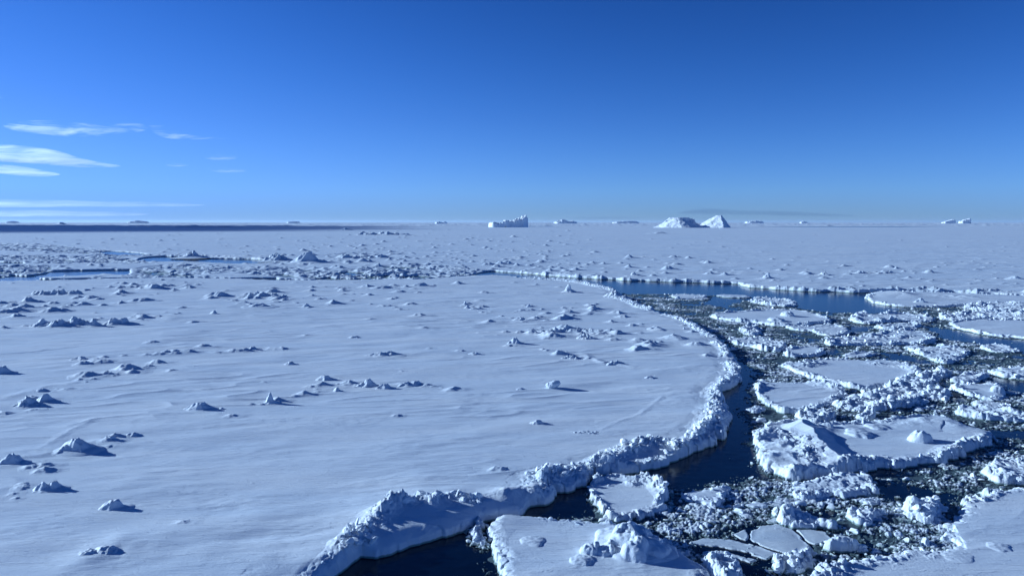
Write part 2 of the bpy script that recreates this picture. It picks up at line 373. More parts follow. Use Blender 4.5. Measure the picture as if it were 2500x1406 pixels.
# ridges on the broken floes
ridge('A', '1000,72 1060,130 1130,200 1230,290 1350,350 1460,385', [1.3, 1.2, 1.0, .8, .4], 1.15, .0, 1.0, True, seed=30)
ridge('A', '820,120 880,150 960,190 1030,250 1060,300 1180,380', [.5, .8, .9, .8, .5], .8, .85, .8, seed=31)
ridge('A', '690,150 760,115 820,120', [.7, .8, .6], .7, .9, .8, seed=32)
ridge('A', '1900,340 2020,260 2080,210 2200,190 2330,180', [.5, .75, .75, .6], .7, .8, .7, seed=33)
ridge('A', '1450,350 1600,360 1750,345 1900,330', [.3, .25, .4], .5, .8, .7, seed=34)
ridge('A', '1750,60 1830,55 1950,50 2060,80', [.5, .75, .4], 1.2, .1, .8, seed=35)
ridge('A', '1030,85 1150,115 1300,100', [.6, .5, .3], .7, .1, .7, seed=36)
ridge('A', '2230,390 2300,440 2390,470', [.8, .8, .6], .7, .5, .7, seed=37)
ridge('B', '850,575 900,605 970,640 1050,670 1150,700 1250,720 1350,735 1450,740', [.7, .75, .8, .7], .75, .8, .6, seed=38)
ridge('B', '1000,575 1100,560 1130,555', .45, .6, .8, .6, seed=39)
ridge('B', '1500,560 1650,575 1780,600 1850,640', [.4, .6, .9], .8, .9, .6, seed=40)
ridge('B', '360,258 450,265 560,275 680,295', [1.0, 1.0, .8, .7], .9, .75, .6, seed=41)
ridge('B', '700,300 850,325 950,340 1050,350', [.6, .7, .5], .7, .8, .6, seed=42)
ridge('B', '670,445 760,470 850,490 880,480 900,500', [.8, .8, 1.1, 1.0], .8, .85, .6, seed=43)
ridge('B', '485,408 550,430 620,445 700,465', [.7, .6, .7], .6, .85, .6, seed=44)
ridge('B', '680,770 700,830 760,870 830,895', [.5, .7, .6], .55, .8, .6, seed=45)
ridge('B', '700,720 720,690 760,700', [.6, .8, .4], .5, .8, .6, seed=46)
ridge('B', '1990,308 2050,335 2150,355 2300,380 2480,398', [.8, .9, .8, .7], .7, .75, .6, seed=47)
ridge('B', '1425,140 1500,155 1600,175 1720,190', [.7, .8, .7], .7, .75, .6, seed=48)
ridge('B', '1570,110 1650,98 1700,108 1760,125', [.5, 1.5, 1.0, .3], 3.0, .0, .6, seed=49)
ridge('B', '1950,110 2050,115 2150,125', [.5, 1.0, .3], 2.5, .1, .6, seed=50)
ridge('C', '1835,600 1860,680 1910,730 1960,780', [.5, .55, .6], .4, .85, .6, seed=51)
ridge('C', '2120,535 2230,530 2290,575 2330,620 2340,670 2250,720 2210,780', [.4, .6, .65, .6], .45, .85, .6, seed=52)
def ridges_z(x, y):
    z = np.zeros(x.shape, f4)
    lo = np.array([x.min(), y.min()]); hi = np.array([x.max(), y.max()])
    for pts, hs, wd, rub, sharp, seed, a, b in RIDGES:
        if (b < lo).any() or (a > hi).any(): continue
        m_ = (x > a[0]) & (x < b[0]) & (y > a[1]) & (y < b[1])
        if not m_.any(): continue
        xx, yy = x[m_], y[m_]
        wx = xx + .3 * wd * gn(xx / (wd * 1.6), yy / (wd * 1.6), seed + 60); wy = yy + .3 * wd * gn(xx / (wd * 1.6) + 7, yy / (wd * 1.6), seed + 61)
        d, v = polydist(pts, wx, wy, False, hs)
        pr = np.maximum(0, 1 - d / (wd * 1.25)) ** 1.15 if sharp else np.exp(-(d / wd) ** 2)
        k = 1.0
        if rub > 0:
            rr = rubble(xx, yy, .38 + .40 * min(float(hs.max()), 1.4), seed + 10)
            k = ((1 - .75 * rub) + .75 * rub * (rr * 2.1) * (1 + .6 * gn(xx / 1.7, yy / 1.7, seed + 3))) * np.clip(.85 + .75 * gn(xx / 3.3, yy / 3.3, seed + 8) + .35 * gn(xx / 1.1, yy / 1.1, seed + 9), .15, 1.5)
            pr = np.where(d < wd * 1.7, pr, 0)
        z[m_] += v * pr * np.maximum(k, .05)
    return z
def snow_z(x, y, amp=1.0, lod=None):
    a = R(13); u = x * math.cos(a) + y * math.sin(a); v = -x * math.sin(a) + y * math.cos(a)
    def oc(A, lu, lv, seed):
        f = 1.0 if lod is None else np.clip(lv / (2.2 * lod), 0, 1)
        return A * f * gn(u / lu, v / lv, seed)
    z = oc(.085, 15, 6, 1) + oc(.062, 6.5, 2.4, 2) * (1 + gn(x / 17, y / 13, 8)) + oc(.026, 2.6, .9, 3) * np.clip(.6 + 1.9 * gn(x / 8, y / 6, 9), 0, 2) + oc(.009, .8, .3, 4) * np.clip(.5 + 2 * gn(x / 5, y / 4, 10), 0, 2)
    f = 1.0 if lod is None else np.clip(2.5 / (2.2 * lod), 0, 1)
    z = z + f * .09 * np.maximum(0, 1 - np.abs(gn(u / 9, v / 2.6, 5)) * 2.2) ** 3 * sstep(-.1, .5, gn(u / 25, v / 14, 6))
    return amp * z
def pyramid(dx, dy, r, h, seed, tail=1.6):
    """a snow-covered block: facets round a peak, with a drift drawn out down-wind"""
    rs = np.random.RandomState(seed); k = rs.randint(4, 7)
    wx = dx + .22 * r * gn(dx / (r * .6) + seed, dy / (r * .6), 21); wy = dy + .22 * r * gn(dx / (r * .6), dy / (r * .6) + seed, 22)
    wx = np.where(wx > 0, wx / (.55 + .35 * tail), wx / 1.7); az = rs.rand() * 6.28
    mx = np.full(dx.shape, -9.0, f4)
    for i in range(k):
        t_ = az + i * 6.283 / k + rs.uniform(-.35, .35); D = r * rs.uniform(.55, 1.0)
        mx = np.maximum(mx, (wx * math.cos(t_) + wy * math.sin(t_)) / D)
    p = np.clip(1 - mx, 0, 1)
    core = np.minimum(p * 1.15, rs.uniform(.75, 1.0)) ** 1.25
    drift = np.exp(-((dx - .25 * r) ** 2 / (2.6 * r * r * tail) + dy ** 2 / (1.0 * r * r)))
    return h * (.70 * core * (1 + .2 * gn(dx / (.25 * r), dy / (.25 * r), seed)) + .30 * drift)

def dome(dx, dy, r, h, seed):
    wx = dx + .3 * r * gn(dx / (r * .8) + seed, dy / (r * .8), 23); wy = dy + .3 * r * gn(dx / (r * .8), dy / (r * .8) + seed, 24)
    q = np.sqrt(wx ** 2 + wy ** 2) / r
    z = np.sqrt(np.clip(1 - q ** 2, 0, 1)) ** .8 * (1 + .22 * gn(dx / (.35 * r), dy / (.35 * r), seed))
    return h * (.85 * z + .22 * np.exp(-(q / 1.3) ** 2))
# ------------------------------------------------------------------ sea
def quad(name, z, x0, x1, y0, y1, mat):
    return mesh_obj(name, np.array([(x0, y0, z), (x1, y0, z), (x1, y1, z), (x0, y1, z)], f4), np.array([[0, 1, 2, 3]]), mat)
tag(quad('sea_water', 0, -65000, 65000, -200, 65000, WATER), kind='structure')

# ------------------------------------------------------------------ near ice sheet
rs = np.random.RandomState(11)
def add_small(X, Y, Z, rows, t, items):
    for i, (x, y, r, h) in enumerate(items):
        ext = r * 2.6
        i0, i1 = np.searchsorted(rows, [y - r * 1.8, y + r * 1.8]); tt = sorted([(x - r * 1.6) / y, (x + ext) / y])
        j0, j1 = np.searchsorted(t, [tt[0], tt[1]])
        if i1 - i0 < 2 or j1 - j0 < 2: continue
        s = (slice(i0, i1), slice(j0, j1))
        dx, dy = X[s] - x, Y[s] - y
        p = pyramid(dx, dy, r, h, i % 997 + 3)
        edge = np.clip(np.minimum((dx + r * 1.6) / r, (ext - dx) / r), 0, 1) * np.clip((r * 1.8 - np.abs(dy)) / (.5 * r), 0, 1)
        Z[s] += p * edge
def edge_profile(d, fb, bev=.9, soft=1.0):
    return -.7 + (fb * .62 + .7) * sstep(-.06 - .16 * (soft - 1), .14 * soft, d) + fb * .38 * sstep(.1, bev, d)
def rim_z(x, y, d, h, wd, seed):
    m_ = (d > -.3) & (d < wd * 4)
    z = np.zeros(x.shape, f4)
    if m_.any() and h > 0:
        xx, yy, dd = x[m_], y[m_], d[m_]
        var = np.clip(.42 + 1.1 * gn(xx / 4.0, yy / 4.0, seed) + .5 * gn(xx / 1.2, yy / 1.2, seed + 2), .0, 1.4)
        wv = wd * np.clip(1 + .9 * gn(xx / 2.6, yy / 2.6, seed + 3), .35, 2)
        z[m_] = h * var * np.exp(-((dd - wd) / wv) ** 2) * (.25 + rubble(xx, yy, .4, seed + 1)) * .85 * sstep(-.05, .2, dd)
    return z
X, Y, rows, t_ = polar(22.0, 225.0, .0021, -.95, .62, 1480)
SLOPE = P('C', '330,1010 480,870 640,770 850,735 1050,715 1250,700', .5)
d = sdf(NEAR, X, Y)
act = d > -1.5
wob = .35 * gn(X / 2.2, Y / 2.2, 31) + .14 * gn(X / .6, Y / .6, 32)
near_ = np.abs(d) < 3; wob[near_] += .55 * (cells(X[near_], Y[near_], 1.7, 34) - .5) + .25 * (cells(X[near_], Y[near_], .6, 35) - .5); wob *= .25 + .75 * sstep(2.2, 4.5, polydist(SLOPE, X, Y)); wob *= np.abs(d) < 6
d = d + wob
Z = edge_profile(d, .48) + .07 * sstep(.5, 3, d) + sstep(.0, 3, d) * (snow_z(X, Y, 1, .0021 * Y) + .05)
Z += rim_z(X, Y, d, .42, .45, 33) * sstep(2.2, 4.2, polydist(SLOPE, X, Y))
Z += ridges_z(X, Y) * sstep(-.05, .35, d)
items = []
for _ in range(230):
    py = 690 + 715 * rs.rand() ** 2.3; px = rs.uniform(-300, 1800)
    dens = .12 + .88 * np.exp(-((py - 740) / 90) ** 2); dens *= 1.0 if px < 900 else .75
    if rs.rand() > dens: continue
    x, y = gp(px, py, .6); r = (.18 + .55 * rs.rand() ** 1.8) * (1 + (y - 40) / 160); items.append((x, y, r, r * rs.uniform(.15, .45)))
for ln in ('20,1220 130,1120 240,1085 340,1055', '0,1010 100,975 190,930 275,912 400,885', '600,990 700,975 800,935 900,945 1050,938 1130,950', '1240,838 1330,858 1420,872 1500,888',
           '0,760 140,715 260,705 400,700 520,690', '0,800 120,790 300,790 360,772 460,765', '520,730 640,722 760,745 880,740 1010,755', '1130,738 1150,755 1190,765 1260,780 1390,776',
           '1050,800 1180,815 1350,808 1450,815 1520,830 1640,845', '200,880 420,860 560,858 700,850', '1240,760 1360,752 1460,745', '640,705 760,700 900,705 1030,698 1180,690'):
    pl = PX('O', ln); n_ = int(sum(math.dist(pl[k], pl[k + 1]) for k in range(len(pl) - 1)) / 15)
    for _ in range(n_):
        k = rs.randint(len(pl) - 1); f_ = rs.rand(); yy_ = pl[k][1] * (1 - f_) + pl[k + 1][1] * f_
        x, y = gp(pl[k][0] * (1 - f_) + pl[k + 1][0] * f_ + rs.randn() * 10, yy_ + rs.randn() * 3 * (yy_ - 543) / 300, .6); r = (.16 + .5 * rs.rand() ** 2) * (1 + (y - 40) / 150); items.append((x, y, r, r * rs.uniform(.2, .45)))
for cx_, cy_, n_, sx_, sy_ in ((150, 735, 26, 90, 16), (360, 705, 26, 70, 10), (90, 760, 14, 60, 9), (640, 730, 14, 60, 10), (900, 725, 22, 120, 14), (1380, 775, 26, 130, 22), (1400, 812, 16, 70, 8), (1640, 830, 8, 60, 14), (250, 900, 8, 120, 10)):
    for _ in range(n_):
        x, y = gp(cx_ + rs.randn() * sx_, cy_ + rs.randn() * sy_, .6); r = rs.uniform(.3, 1.0) * (1 + (y - 40) / 180); items.append((x, y, r, r * rs.uniform(.25, .6)))
add_small(X, Y, Z, rows, t_, items)
Z = np.where(d < -.25, -.7, Z)
o = grid_mesh('ice_sheet', X, Y, Z, act & (Z > -.45), SNOW); tag(o, kind='structure'); SHEET = o
del X, Y, Z, d, wob, act

# ------------------------------------------------------------------ far ice plain, to the horizon
X, Y, rows, t_ = polar(150.0, 60000.0, lambda y: .0026 if y < 420 else (.0026 if y < 900 else (.0042 if y < 3500 else .010)), -.95, .95, 1320)
d = np.full(X.shape, 500., f4)
n0 = int(np.searchsorted(rows, 420.0))
d[:n0] = sdf(FAR[:len(far_px) + 6], X[:n0], Y[:n0])
for hp in HOLES:
    i0, i1 = np.searchsorted(rows, [hp[:, 1].min() - 12, hp[:, 1].max() + 12])
    if i1 > i0: d[i0:i1] = np.minimum(d[i0:i1], -sdf(hp, X[i0:i1], Y[i0:i1]))
act = d > -3
nb = int(np.searchsorted(rows, 3500.0))
d[:n0] += np.where(np.abs(d[:n0]) < 12, .9 * gn(X[:n0] / 5, Y[:n0] / 5, 41) + .5 * gn(X[:n0] / 1.6, Y[:n0] / 1.6, 42), 0)
Z = -.7 + (.5 + .7) * sstep(-.1, .4, d)
Z[:nb] += sstep(0, 5, d[:nb]) * snow_z(X[:nb], Y[:nb], 1.3, .0036 * Y[:nb])
lodb = np.clip(14 / (.0042 * Y + .001), 0, 1)
Z += sstep(0, 30, d) * .22 * gn(X / 60, Y / 40, 44) * lodb
Z[:n0] += ridges_z(X[:n0], Y[:n0]) * sstep(-.1, .8, d[:n0])
for zp, amp in ZONES:
    i0, i1 = np.searchsorted(rows, [zp[:, 1].min() - 6, zp[:, 1].max() + 6]); s = slice(i0, i1)
    k = sstep(-3, 3, sdf(zp, X[s], Y[s]) + 2.5 * gn(X[s] / 7, Y[s] / 7, 46))
    m_ = k > 0; xx, yy = X[s][m_], Y[s][m_]
    zz = Z[s]; cov = .45 + 1.1 * gn(xx / 14, yy / 8, 47) + .5 * gn(xx / 4, yy / 3, 55)
    rb = .55 * rubble(xx, yy, 1.3, 48) + .5 * cells(xx, yy, 3.4, 56)
    zz[m_] += k[m_] * amp * (1.15 * np.clip(rb - .60 + .8 * (cov - .5), -.6, 1)) * sstep(-.2, .5, d[s][m_]) - .15 * k[m_]
    Z[s] = zz
# rough pack near the horizon
i0 = int(np.searchsorted(rows, 2400.0)); s = slice(i0, None)
k = sstep(2600, 3100, Y[s] + 260 * gn(X[s] / 500, Y[s] / 500, 49))
cellz = cells(X[s], Y[s], 26., 50) * .7 + cells(X[s], Y[s], 70., 51) * .8
Z[s] += k * np.clip(cellz - .75, 0, 2) * np.clip(Y[s] / 3000, 1, 2.5) * 4.0
k2 = sstep(2350, 2600, Y[s] + 120 * gn(X[s] / 200, Y[s] / 200, 52)) * (1 - k)
items = []
for _ in range(9000):
    py = 553 + 150 * rs.rand() ** 1.9; px = rs.uniform(-500, 3000)
    x, y = gp(px, py, .5)
    if px > 1450 and rs.rand() < .5: continue
    r = (.35 + 1.1 * rs.rand() ** 2.5) * (y / 230) ** .6 * (1 if px < 1450 else .7); items.append((x, y, r, r * rs.uniform(.12, .5)))
for cx_, cy_, n_, sx_, sy_ in ((860, 630, 60, 110, 12), (1250, 640, 60, 200, 14), (1000, 655, 30, 150, 8), (830, 605, 30, 120, 6), (1600, 655, 40, 220, 12), (2100, 668, 24, 160, 10), (1100, 590, 20, 200, 8)):
    for _ in range(n_):
        x, y = gp(cx_ + rs.randn() * sx_, cy_ + rs.randn() * sy_, .5); r = rs.uniform(.5, 1.7) * (y / 230) ** .5; items.append((x, y, r, r * rs.uniform(.3, .75)))
add_small(X, Y, Z, rows, t_, items)
Z = np.where(d < -.5, -.7, Z)
o = grid_mesh('ice_plain', X, Y, Z, act & (Z > -.45), FARSNOW); tag(o, kind='structure')
del X, Y, Z, d, act

# ------------------------------------------------------------------ floes
def perimeter_points(poly, n, rng, lo, hi):
    q = np.roll(poly, -1, 0) - poly; L = np.hypot(q[:, 0], q[:, 1]); c = np.cumsum(L) / L.sum()
    k = np.searchsorted(c, rng.rand(n)).clip(0, len(poly) - 1); u = rng.rand(n)
    ar = .5 * np.sum(poly[:, 0] * np.roll(poly[:, 1], -1) - np.roll(poly[:, 0], -1) * poly[:, 1])
    nx, ny = -q[k, 1] / L[k] * np.sign(ar), q[k, 0] / L[k] * np.sign(ar)
    dd = rng.uniform(lo, hi, n)
    return poly[k, 0] + q[k, 0] * u + nx * dd, poly[k, 1] + q[k, 1] * u + ny * dd, dd
def floe(c, s, label, fb=.42, rim=.5, rimw=.4, rub=0., cell=.8, chunks=1.0, mounds=(), name='ice_floe', cat='ice floe', mat=None, size=(.06, .24), seed=[100], smooth_n=1, jag=.28, flat=.6, shift=0):
    seed[0] += 7; sd_ = seed[0]; fb = fb * (.68 if fb > .15 else 1); rub, chunks = (rub * .6, chunks * 1.5) if rub > .35 else (rub, chunks)
    poly = smooth_poly(P(c, s, fb * .5) if not isinstance(s, np.ndarray) else s, smooth_n)
    lo, hi = poly.min(0) - .8, poly.max(0) + .8
    yc = max(lo[1], 28.0); st = max(.03, .0011 * yc)
    nx, ny = int((hi[0] - lo[0]) / st) + 2, int((hi[1] - lo[1]) / (st * 1.5)) + 2
    X, Y = np.meshgrid(np.linspace(lo[0], hi[0], nx, dtype=f4), np.linspace(lo[1], hi[1], ny, dtype=f4))
    def surf(x, y):
        d = sdf(poly, x, y) + jag * (1.5 * (cells(x, y, 1.5, sd_) - .5) + .7 * (cells(x, y, .5, sd_ + 1) - .5) + .35 * gn(x / .3, y / .3, sd_ + 1))
        z = edge_profile(d, fb, .8, 2.2 if fb > .15 else 1) + sstep(0, 1.5, d) * snow_z(x + sd_ + shift, y, flat, .0016 * yc) + rim_z(x, y, d, rim, rimw, sd_ + 2)
        z = z + ridges_z(x, y) * sstep(-.05, .3, d)
        if rub > 0:
            z = z + sstep(.0, .5, d) * rub * (rubble(x, y, cell * .8, sd_ + 3) - .35) * 1.0 * np.clip(.7 + .8 * gn(x / 3, y / 3, sd_ + 4), .1, 1.5)
        for (mc, ms, mr, mh) in mounds:
            (mx, my), = P(mc, ms, fb)
            z = z + dome(x - mx, y - my, mr, mh, int(mr * 97 + mh * 31) % 900) if mh > 0 else z + pyramid(x - mx, y - my, mr, -mh, int(mr * 97 + 31 + mx * 7) % 900, 1.25) * sstep(.0, .3, d)
        return np.where(d < -.2, -.6, z), d
    Z, d = surf(X, Y)
    org = (float(poly[:, 0].mean()), float(poly[:, 1].mean()), 0.)
    top = d > rimw * 1.7 + .35 + .3 * gn(X / 1.1, Y / 1.1, sd_ + 9)
    if rub > .2 or (~top & (Z > -.4)).sum() < 40 or top.sum() < 200: top = np.ones(Z.shape, bool)
    inner = top.copy(); inner[:-1] &= top[1:]; inner[:, :-1] &= top[:, 1:]; inner[:-1, :-1] &= top[1:, 1:]
    o = split_mesh(name, X, Y, Z, Z > -.4, inner, mat or SNOW, org); tag(o, label, cat, 'floes in the broken lead' if cat == 'ice floe' else None)
    rg = np.random.RandomState(sd_)
    q = np.roll(poly, -1, 0) - poly; per = np.hypot(q[:, 0], q[:, 1]).sum()
    n = int(per * 5.5 * chunks)
    if n > 8:
        x, y, dd = perimeter_points(poly, n, rg, -.15, .6); pk = gn(x / 3.1, y / 3.1, sd_ + 2); q_ = np.maximum(pk, 0) * rg.rand(n); cx2, cy2 = poly.mean(0); rr2 = np.hypot(x - cx2, y - cy2) + .1; x, y = x - (x - cx2) / rr2 * q_ * 1.6, y - (y - cy2) / rr2 * q_ * 1.6
        if rub > 0:
            m2 = int((hi - lo).prod() * 1.1 * chunks * rub); x = np.append(x, rg.uniform(lo[0], hi[0], m2)); y = np.append(y, rg.uniform(lo[1], hi[1], m2))
        z, d2 = surf(x.astype(f4), y.astype(f4)); var = gn(x / 3.1, y / 3.1, sd_ + 2) + .4 * rg.randn(len(x)) > .08
        ok = (d2 > -.1) & (var | (d2 < .2)); x, y, z = x[ok], y[ok], z[ok]
        if len(x):
            sz = size[0] * .7 + (size[1] * .75 - size[0] * .7) * rg.rand(len(x)) ** 2.8; sz = np.maximum(sz, .0008 * yc)
            V, Fc = chunk_cloud(x - org[0], y - org[1], np.maximum(z, .02) + sz * .12, sz.astype(f4), sd_)
            ch = mesh_obj('rim_rubble', V, Fc, CHUNK, o); tag(ch, kind='stuff')
    return o

floe('A', '655,165 690,130 760,98 850,90 930,75 990,62 1060,80 1130,100 1290,95 1450,80 1580,68 1700,52 1830,42 1950,48 2080,88 2200,135 2335,175 2330,215 2200,262 2100,300 2000,332 1900,362 1700,378 1450,388 1400,412 1250,432 1180,458 1050,455 930,470 840,440 760,402 700,362 668,300 648,230',
     'largest floe in the channel, crossed by a sharp snow ridge, its left end broken', .6, .4, .5,
     chunks=.8, mounds=[('A', '1380,170', .9, .22), ('A', '1160,125', .45, .3), ('A', '1500,120', .8, .15), ('A', '900,330', 1.4, -.35), ('A', '960,410', .9, -.3), ('A', '760,330', 1.1, -.25), ('A', '1050,400', .7, -.3), ('A', '770,190', 1.0, -.3), ('A', '850,250', .9, -.35), ('A', '1350,370', .6, .2)])
floe('C', '1830,585 1925,530 2010,520 2100,535 2180,528 2260,560 2330,608 2370,650 2350,690 2280,742 2190,802 2090,795 1990,805 1930,770 1895,720 1850,690 1825,650',
     'flat floe rimmed with crumbled ice, just right of the dark gap by the foreground rim', .4, .45, .3, size=(.05, .2))
floe('A', '140,585 175,555 250,545 350,528 440,520 475,508 512,530 500,585 440,635 400,662 350,655 250,620',
     'small triangular floe with a raised white rim, right of the flat rimmed floe', .38, .5, .3, size=(.05, .2))
floe('O', '1190,1298 1196,1275 1206,1266 1240,1259 1290,1262 1340,1268 1420,1275 1492,1279 1530,1272 1570,1284 1600,1310 1640,1332 1690,1358 1725,1378 1740,1400 1730,1440 1700,1520 1560,1600 1250,1600 1225,1450 1210,1390 1198,1350',
     'big floe at the bottom edge of the picture with a lumpy ice knoll', .65, .12, .3, chunks=.25,
     mounds=[('O', '1500,1312', .95, .30), ('O', '1550,1312', .9, .38), ('O', '1440,1350', .42, .38), ('O', '1525,1335', .7, .40), ('O', '1548,1362', .62, .45), ('O', '1590,1350', .8, .3), ('O', '1475,1352', .5, .25), ('O', '1560,1340', 1.6, .2), ('O', '1300,1320', .6, .08), ('O', '1420,1370', .5, .12)])
floe('C', '1080,905 1095,850 1110,795 1160,790 1195,785 1235,805 1240,850 1225,900 1238,975 1190,965 1130,940',
     'heap of crumbled ice wedged between the sheet edge and the big bottom floe', .35, .3, .3, .7, .5, 3.0, cat='ice heap', name='rubble_heap', size=(.06, .22))
floe('A', '858,532 900,492 1000,472 1110,462 1200,462 1300,455 1390,450 1470,480 1515,520 1535,560 1480,582 1360,585 1240,590 1120,600 1060,612 960,602 900,570',
     'oval floe with crumbled edges just below the largest floe', .4, .5, .45, .25, size=(.06, .24))
floe('A', '608,642 680,616 780,602 860,612 880,628 830,648 750,666 660,662', 'thin pale pancake floe between the triangular floe and the oval floe', .25, .25, .25, chunks=.7, size=(.05, .15))
floe('A', '770,690 800,660 860,640 950,650 1020,690 1100,722 1250,752 1330,790 1300,805 1200,812 1050,800 900,782 800,755',
     'steep sided lump of tilted ice above the flat grey cracked plates', .45, .4, .4, .35, .9, 1.0, size=(.06, .25), mounds=[('A', '880,700', .9, -.5)])
floe('A', '1238,685 1330,672 1450,676 1560,682 1612,705 1550,742 1480,780 1440,790 1380,768 1330,735 1270,715', 'smooth snow topped floe left of the spiky ice pile', .35, .4, .35, size=(.06, .2))
floe('A', '1338,605 1400,590 1480,592 1545,602 1590,640 1500,662 1400,645', 'small rough floe just above the smooth topped floe near the spiky pile', .3, .4, .3, .2)
floe('A', '1635,665 1680,635 1730,618 1800,630 1870,602 1950,640 1965,690 1920,740 1860,770 1790,755 1700,720',
     'pile of spiky upturned ice blocks at the left edge of the corner floe', .36, .4, .5, .6, .6, 2.2, cat='ice pile', name='ice_pile', size=(.12, .42), mounds=[('A', '1780,670', .6, -.22), ('A', '1870,660', .5, -.26), ('A', '1720,690', .6, -.15)])
floe('A', '1080,935 1130,892 1200,886 1270,885 1380,905 1480,940 1465,968 1300,972 1150,955', 'low hump of snowy ice at the right end of the cracked grey plates', .35, .35, .35, .15, mounds=[('A', '1250,920', .9, .22)])
floe('A', '780,1010 830,985 900,970 980,960 1050,952 1105,1000 1100,1060 1060,1110 980,1130 900,1120 830,1090', 'heap of loose white blocks below the cracked plates, left of the corner floe', .45, .5, .4, .7, .6, 2.2, cat='ice heap', name='rubble_heap', size=(.07, .28))
floe('A', '290,1050 350,1010 420,980 500,1000 570,1040 600,1090 640,1160 500,1200 380,1160 300,1110', 'icy heap at the bottom edge, right of the knoll floe, below the grey plates', .45, .5, .4, .6, .7, 1.8, cat='ice heap', name='rubble_heap', size=(.07, .28), mounds=[('A', '470,1060', .8, .3)])
floe('A', '2065,645 2110,605 2190,598 2225,560 2320,542 2500,530 2800,530 3200,700 3300,1500 1000,1500 1040,1180 1090,1120 1160,1065 1300,1022 1450,1012 1560,1000 1650,985 1665,950 1720,940 1800,955 1880,940 1990,918 1960,890 1905,870 1875,830 1925,805 1900,775 1905,745 1960,760 2010,700',
     'wide smooth floe filling the bottom right corner, long dark shadows along its edge', .5, .35, .35, chunks=.6, size=(.06, .24), jag=.35, mounds=[('A', '2330,930', .5, .06), ('A', '2050,1000', .6, .05)], flat=.3, shift=33)
floe('A', '2218,385 2260,348 2400,340 2500,352 2750,360 2750,505 2600,508 2480,506 2390,490 2300,482 2235,435', 'broken snowy floe with a bright cut face, at the right edge above the corner floe', .5, .5, .4, .25, size=(.06, .25))
floe('A', '1985,10 2040,-20 2250,-10 2500,30 2700,40 2700,95 2500,85 2300,75 2100,50', 'long rubbly floe at the right edge, behind the largest floe', .35, .5, .4, .3)
# upper channel
floe('B', '1412,122 1480,100 1560,92 1650,90 1800,94 2000,98 2200,110 2400,118 2700,126 2700,195 2500,190 2400,175 2250,168 2100,186 1950,192 1820,192 1700,192 1550,177 1450,157',
     'long floe with soft snow mounds at the right end of the lead', .5, .35, .5, chunks=.8, size=(.1, .35))
floe('B', '1978,305 2030,293 2200,284 2400,286 2700,290 2700,425 2500,405 2300,386 2150,362 2050,340', 'smooth floe with a bright left rim, under the pile of tilted blocks', .45, .35, .4, chunks=.8, size=(.08, .3))
floe('B', '352,255 400,240 500,232 600,224 750,218 900,216 1000,222 1100,242 1180,275 1200,295 1100,305 1000,320 900,322 780,315 700,300 560,290 430,275',
     'bright fronted floe just right of the sheet corner, with a small mound on it', .6, .45, .5, chunks=1.0, size=(.1, .35), mounds=[('B', '900,255', 1.0, .7), ('B', '820,290', 1.2, .5)])
floe('B', '860,325 1000,325 1100,318 1280,322 1335,362 1300,385 1190,388 1120,385 1050,358 940,348', 'small flat floe touching the lower side of the bright fronted floe', .4, .45, .4, .15, size=(.08, .3))
floe('B', '478,405 520,402 600,412 700,404 800,420 890,432 905,470 840,500 740,485 640,462 560,450 500,432', 'rough narrow floe running down towards a round one, near the sheet edge', .4, .5, .4, .3, size=(.08, .3))
floe('B', '850,500 900,468 1000,462 1100,465 1172,490 1150,520 1060,530 960,532 880,525', 'round flat floe with a tall crumbled block on its left rim', .35, .5, .35, size=(.08, .3))
floe('B', '1250,518 1300,502 1400,498 1480,496 1508,515 1450,535 1330,537', 'small round pale floe between the round flat floe and the widest flat floe', .3, .4, .35, size=(.07, .25))
floe('B', '843,585 870,563 950,575 1040,560 1130,550 1260,550 1400,555 1600,558 1750,590 1835,640 1740,680 1640,712 1560,735 1520,745 1450,757 1300,737 1150,702 1000,657 900,620',
     'widest flat floe in the channel with a long white rim along its lower left', .45, .4, .4, chunks=.9, size=(.08, .3))
floe('B', '655,765 680,700 715,682 760,702 900,708 1100,715 1230,740 1312,762 1325,795 1260,820 1200,852 1060,900 900,912 800,893 720,835',
     'flat floe with fine wind ripples, below the widest flat floe', .42, .4, .35, chunks=.8, size=(.07, .26))
floe('B', '612,887 650,875 730,878 760,893 700,912 640,905', 'tiny flat floe just below the left corner of the rippled floe', .25, .35, .25)
floe('B', '1118,437 1220,405 1400,395 1500,375 1600,358 1800,352 1925,410 1860,442 1700,446 1500,452 1300,452 1200,455', 'long mound of heaped ice blocks in mid channel', .4, .5, .5, .55, 1.1, 1.4, cat='ice heap', name='rubble_heap', size=(.12, .42))
floe('B', '1308,285 1340,250 1400,238 1480,250 1540,240 1650,238 1800,250 1892,268 1885,296 1780,292 1600,292 1500,303 1400,305', 'lumpy floe at the near end of the lead, below the dark open water', .45, .6, .6, .4, 1.1, 1.3, size=(.1, .4))
floe('B', '1458,325 1560,312 1700,308 1810,312 1815,332 1700,345 1600,352 1510,342', 'low rubbly floe above the long mound of heaped blocks', .3, .5, .45, .3, size=(.1, .35))
floe('B', '1675,472 1720,450 1850,462 2000,470 2120,480 2140,520 2060,560 1980,585 1880,560 1780,512', 'ragged floe of frozen slush and blocks right of mid channel', .3, .5, .5, .5, .9, 1.2, size=(.08, .32))
floe('B', '2170,470 2230,452 2320,455 2430,475 2500,492 2450,505 2300,500', 'thin strip of white blocks at the right, below the open water', .3, .5, .4, .5, .8, 1.3)
floe('B', '1960,690 2020,660 2100,640 2200,634 2290,650 2292,668 2220,690 2150,712 2060,705', 'small floe with a sloping wet face, right of the long rubble ridge', .45, .55, .4, .15)
floe('B', '1968,745 2010,722 2080,712 2180,715 2270,722 2380,745 2400,800 2330,832 2240,825 2150,802 2050,772', 'smooth little floe ending in a tall crumbly white block, near the right edge', .42, .55, .45, size=(.08, .35), mounds=[('B', '2330,765', .7, .5)])
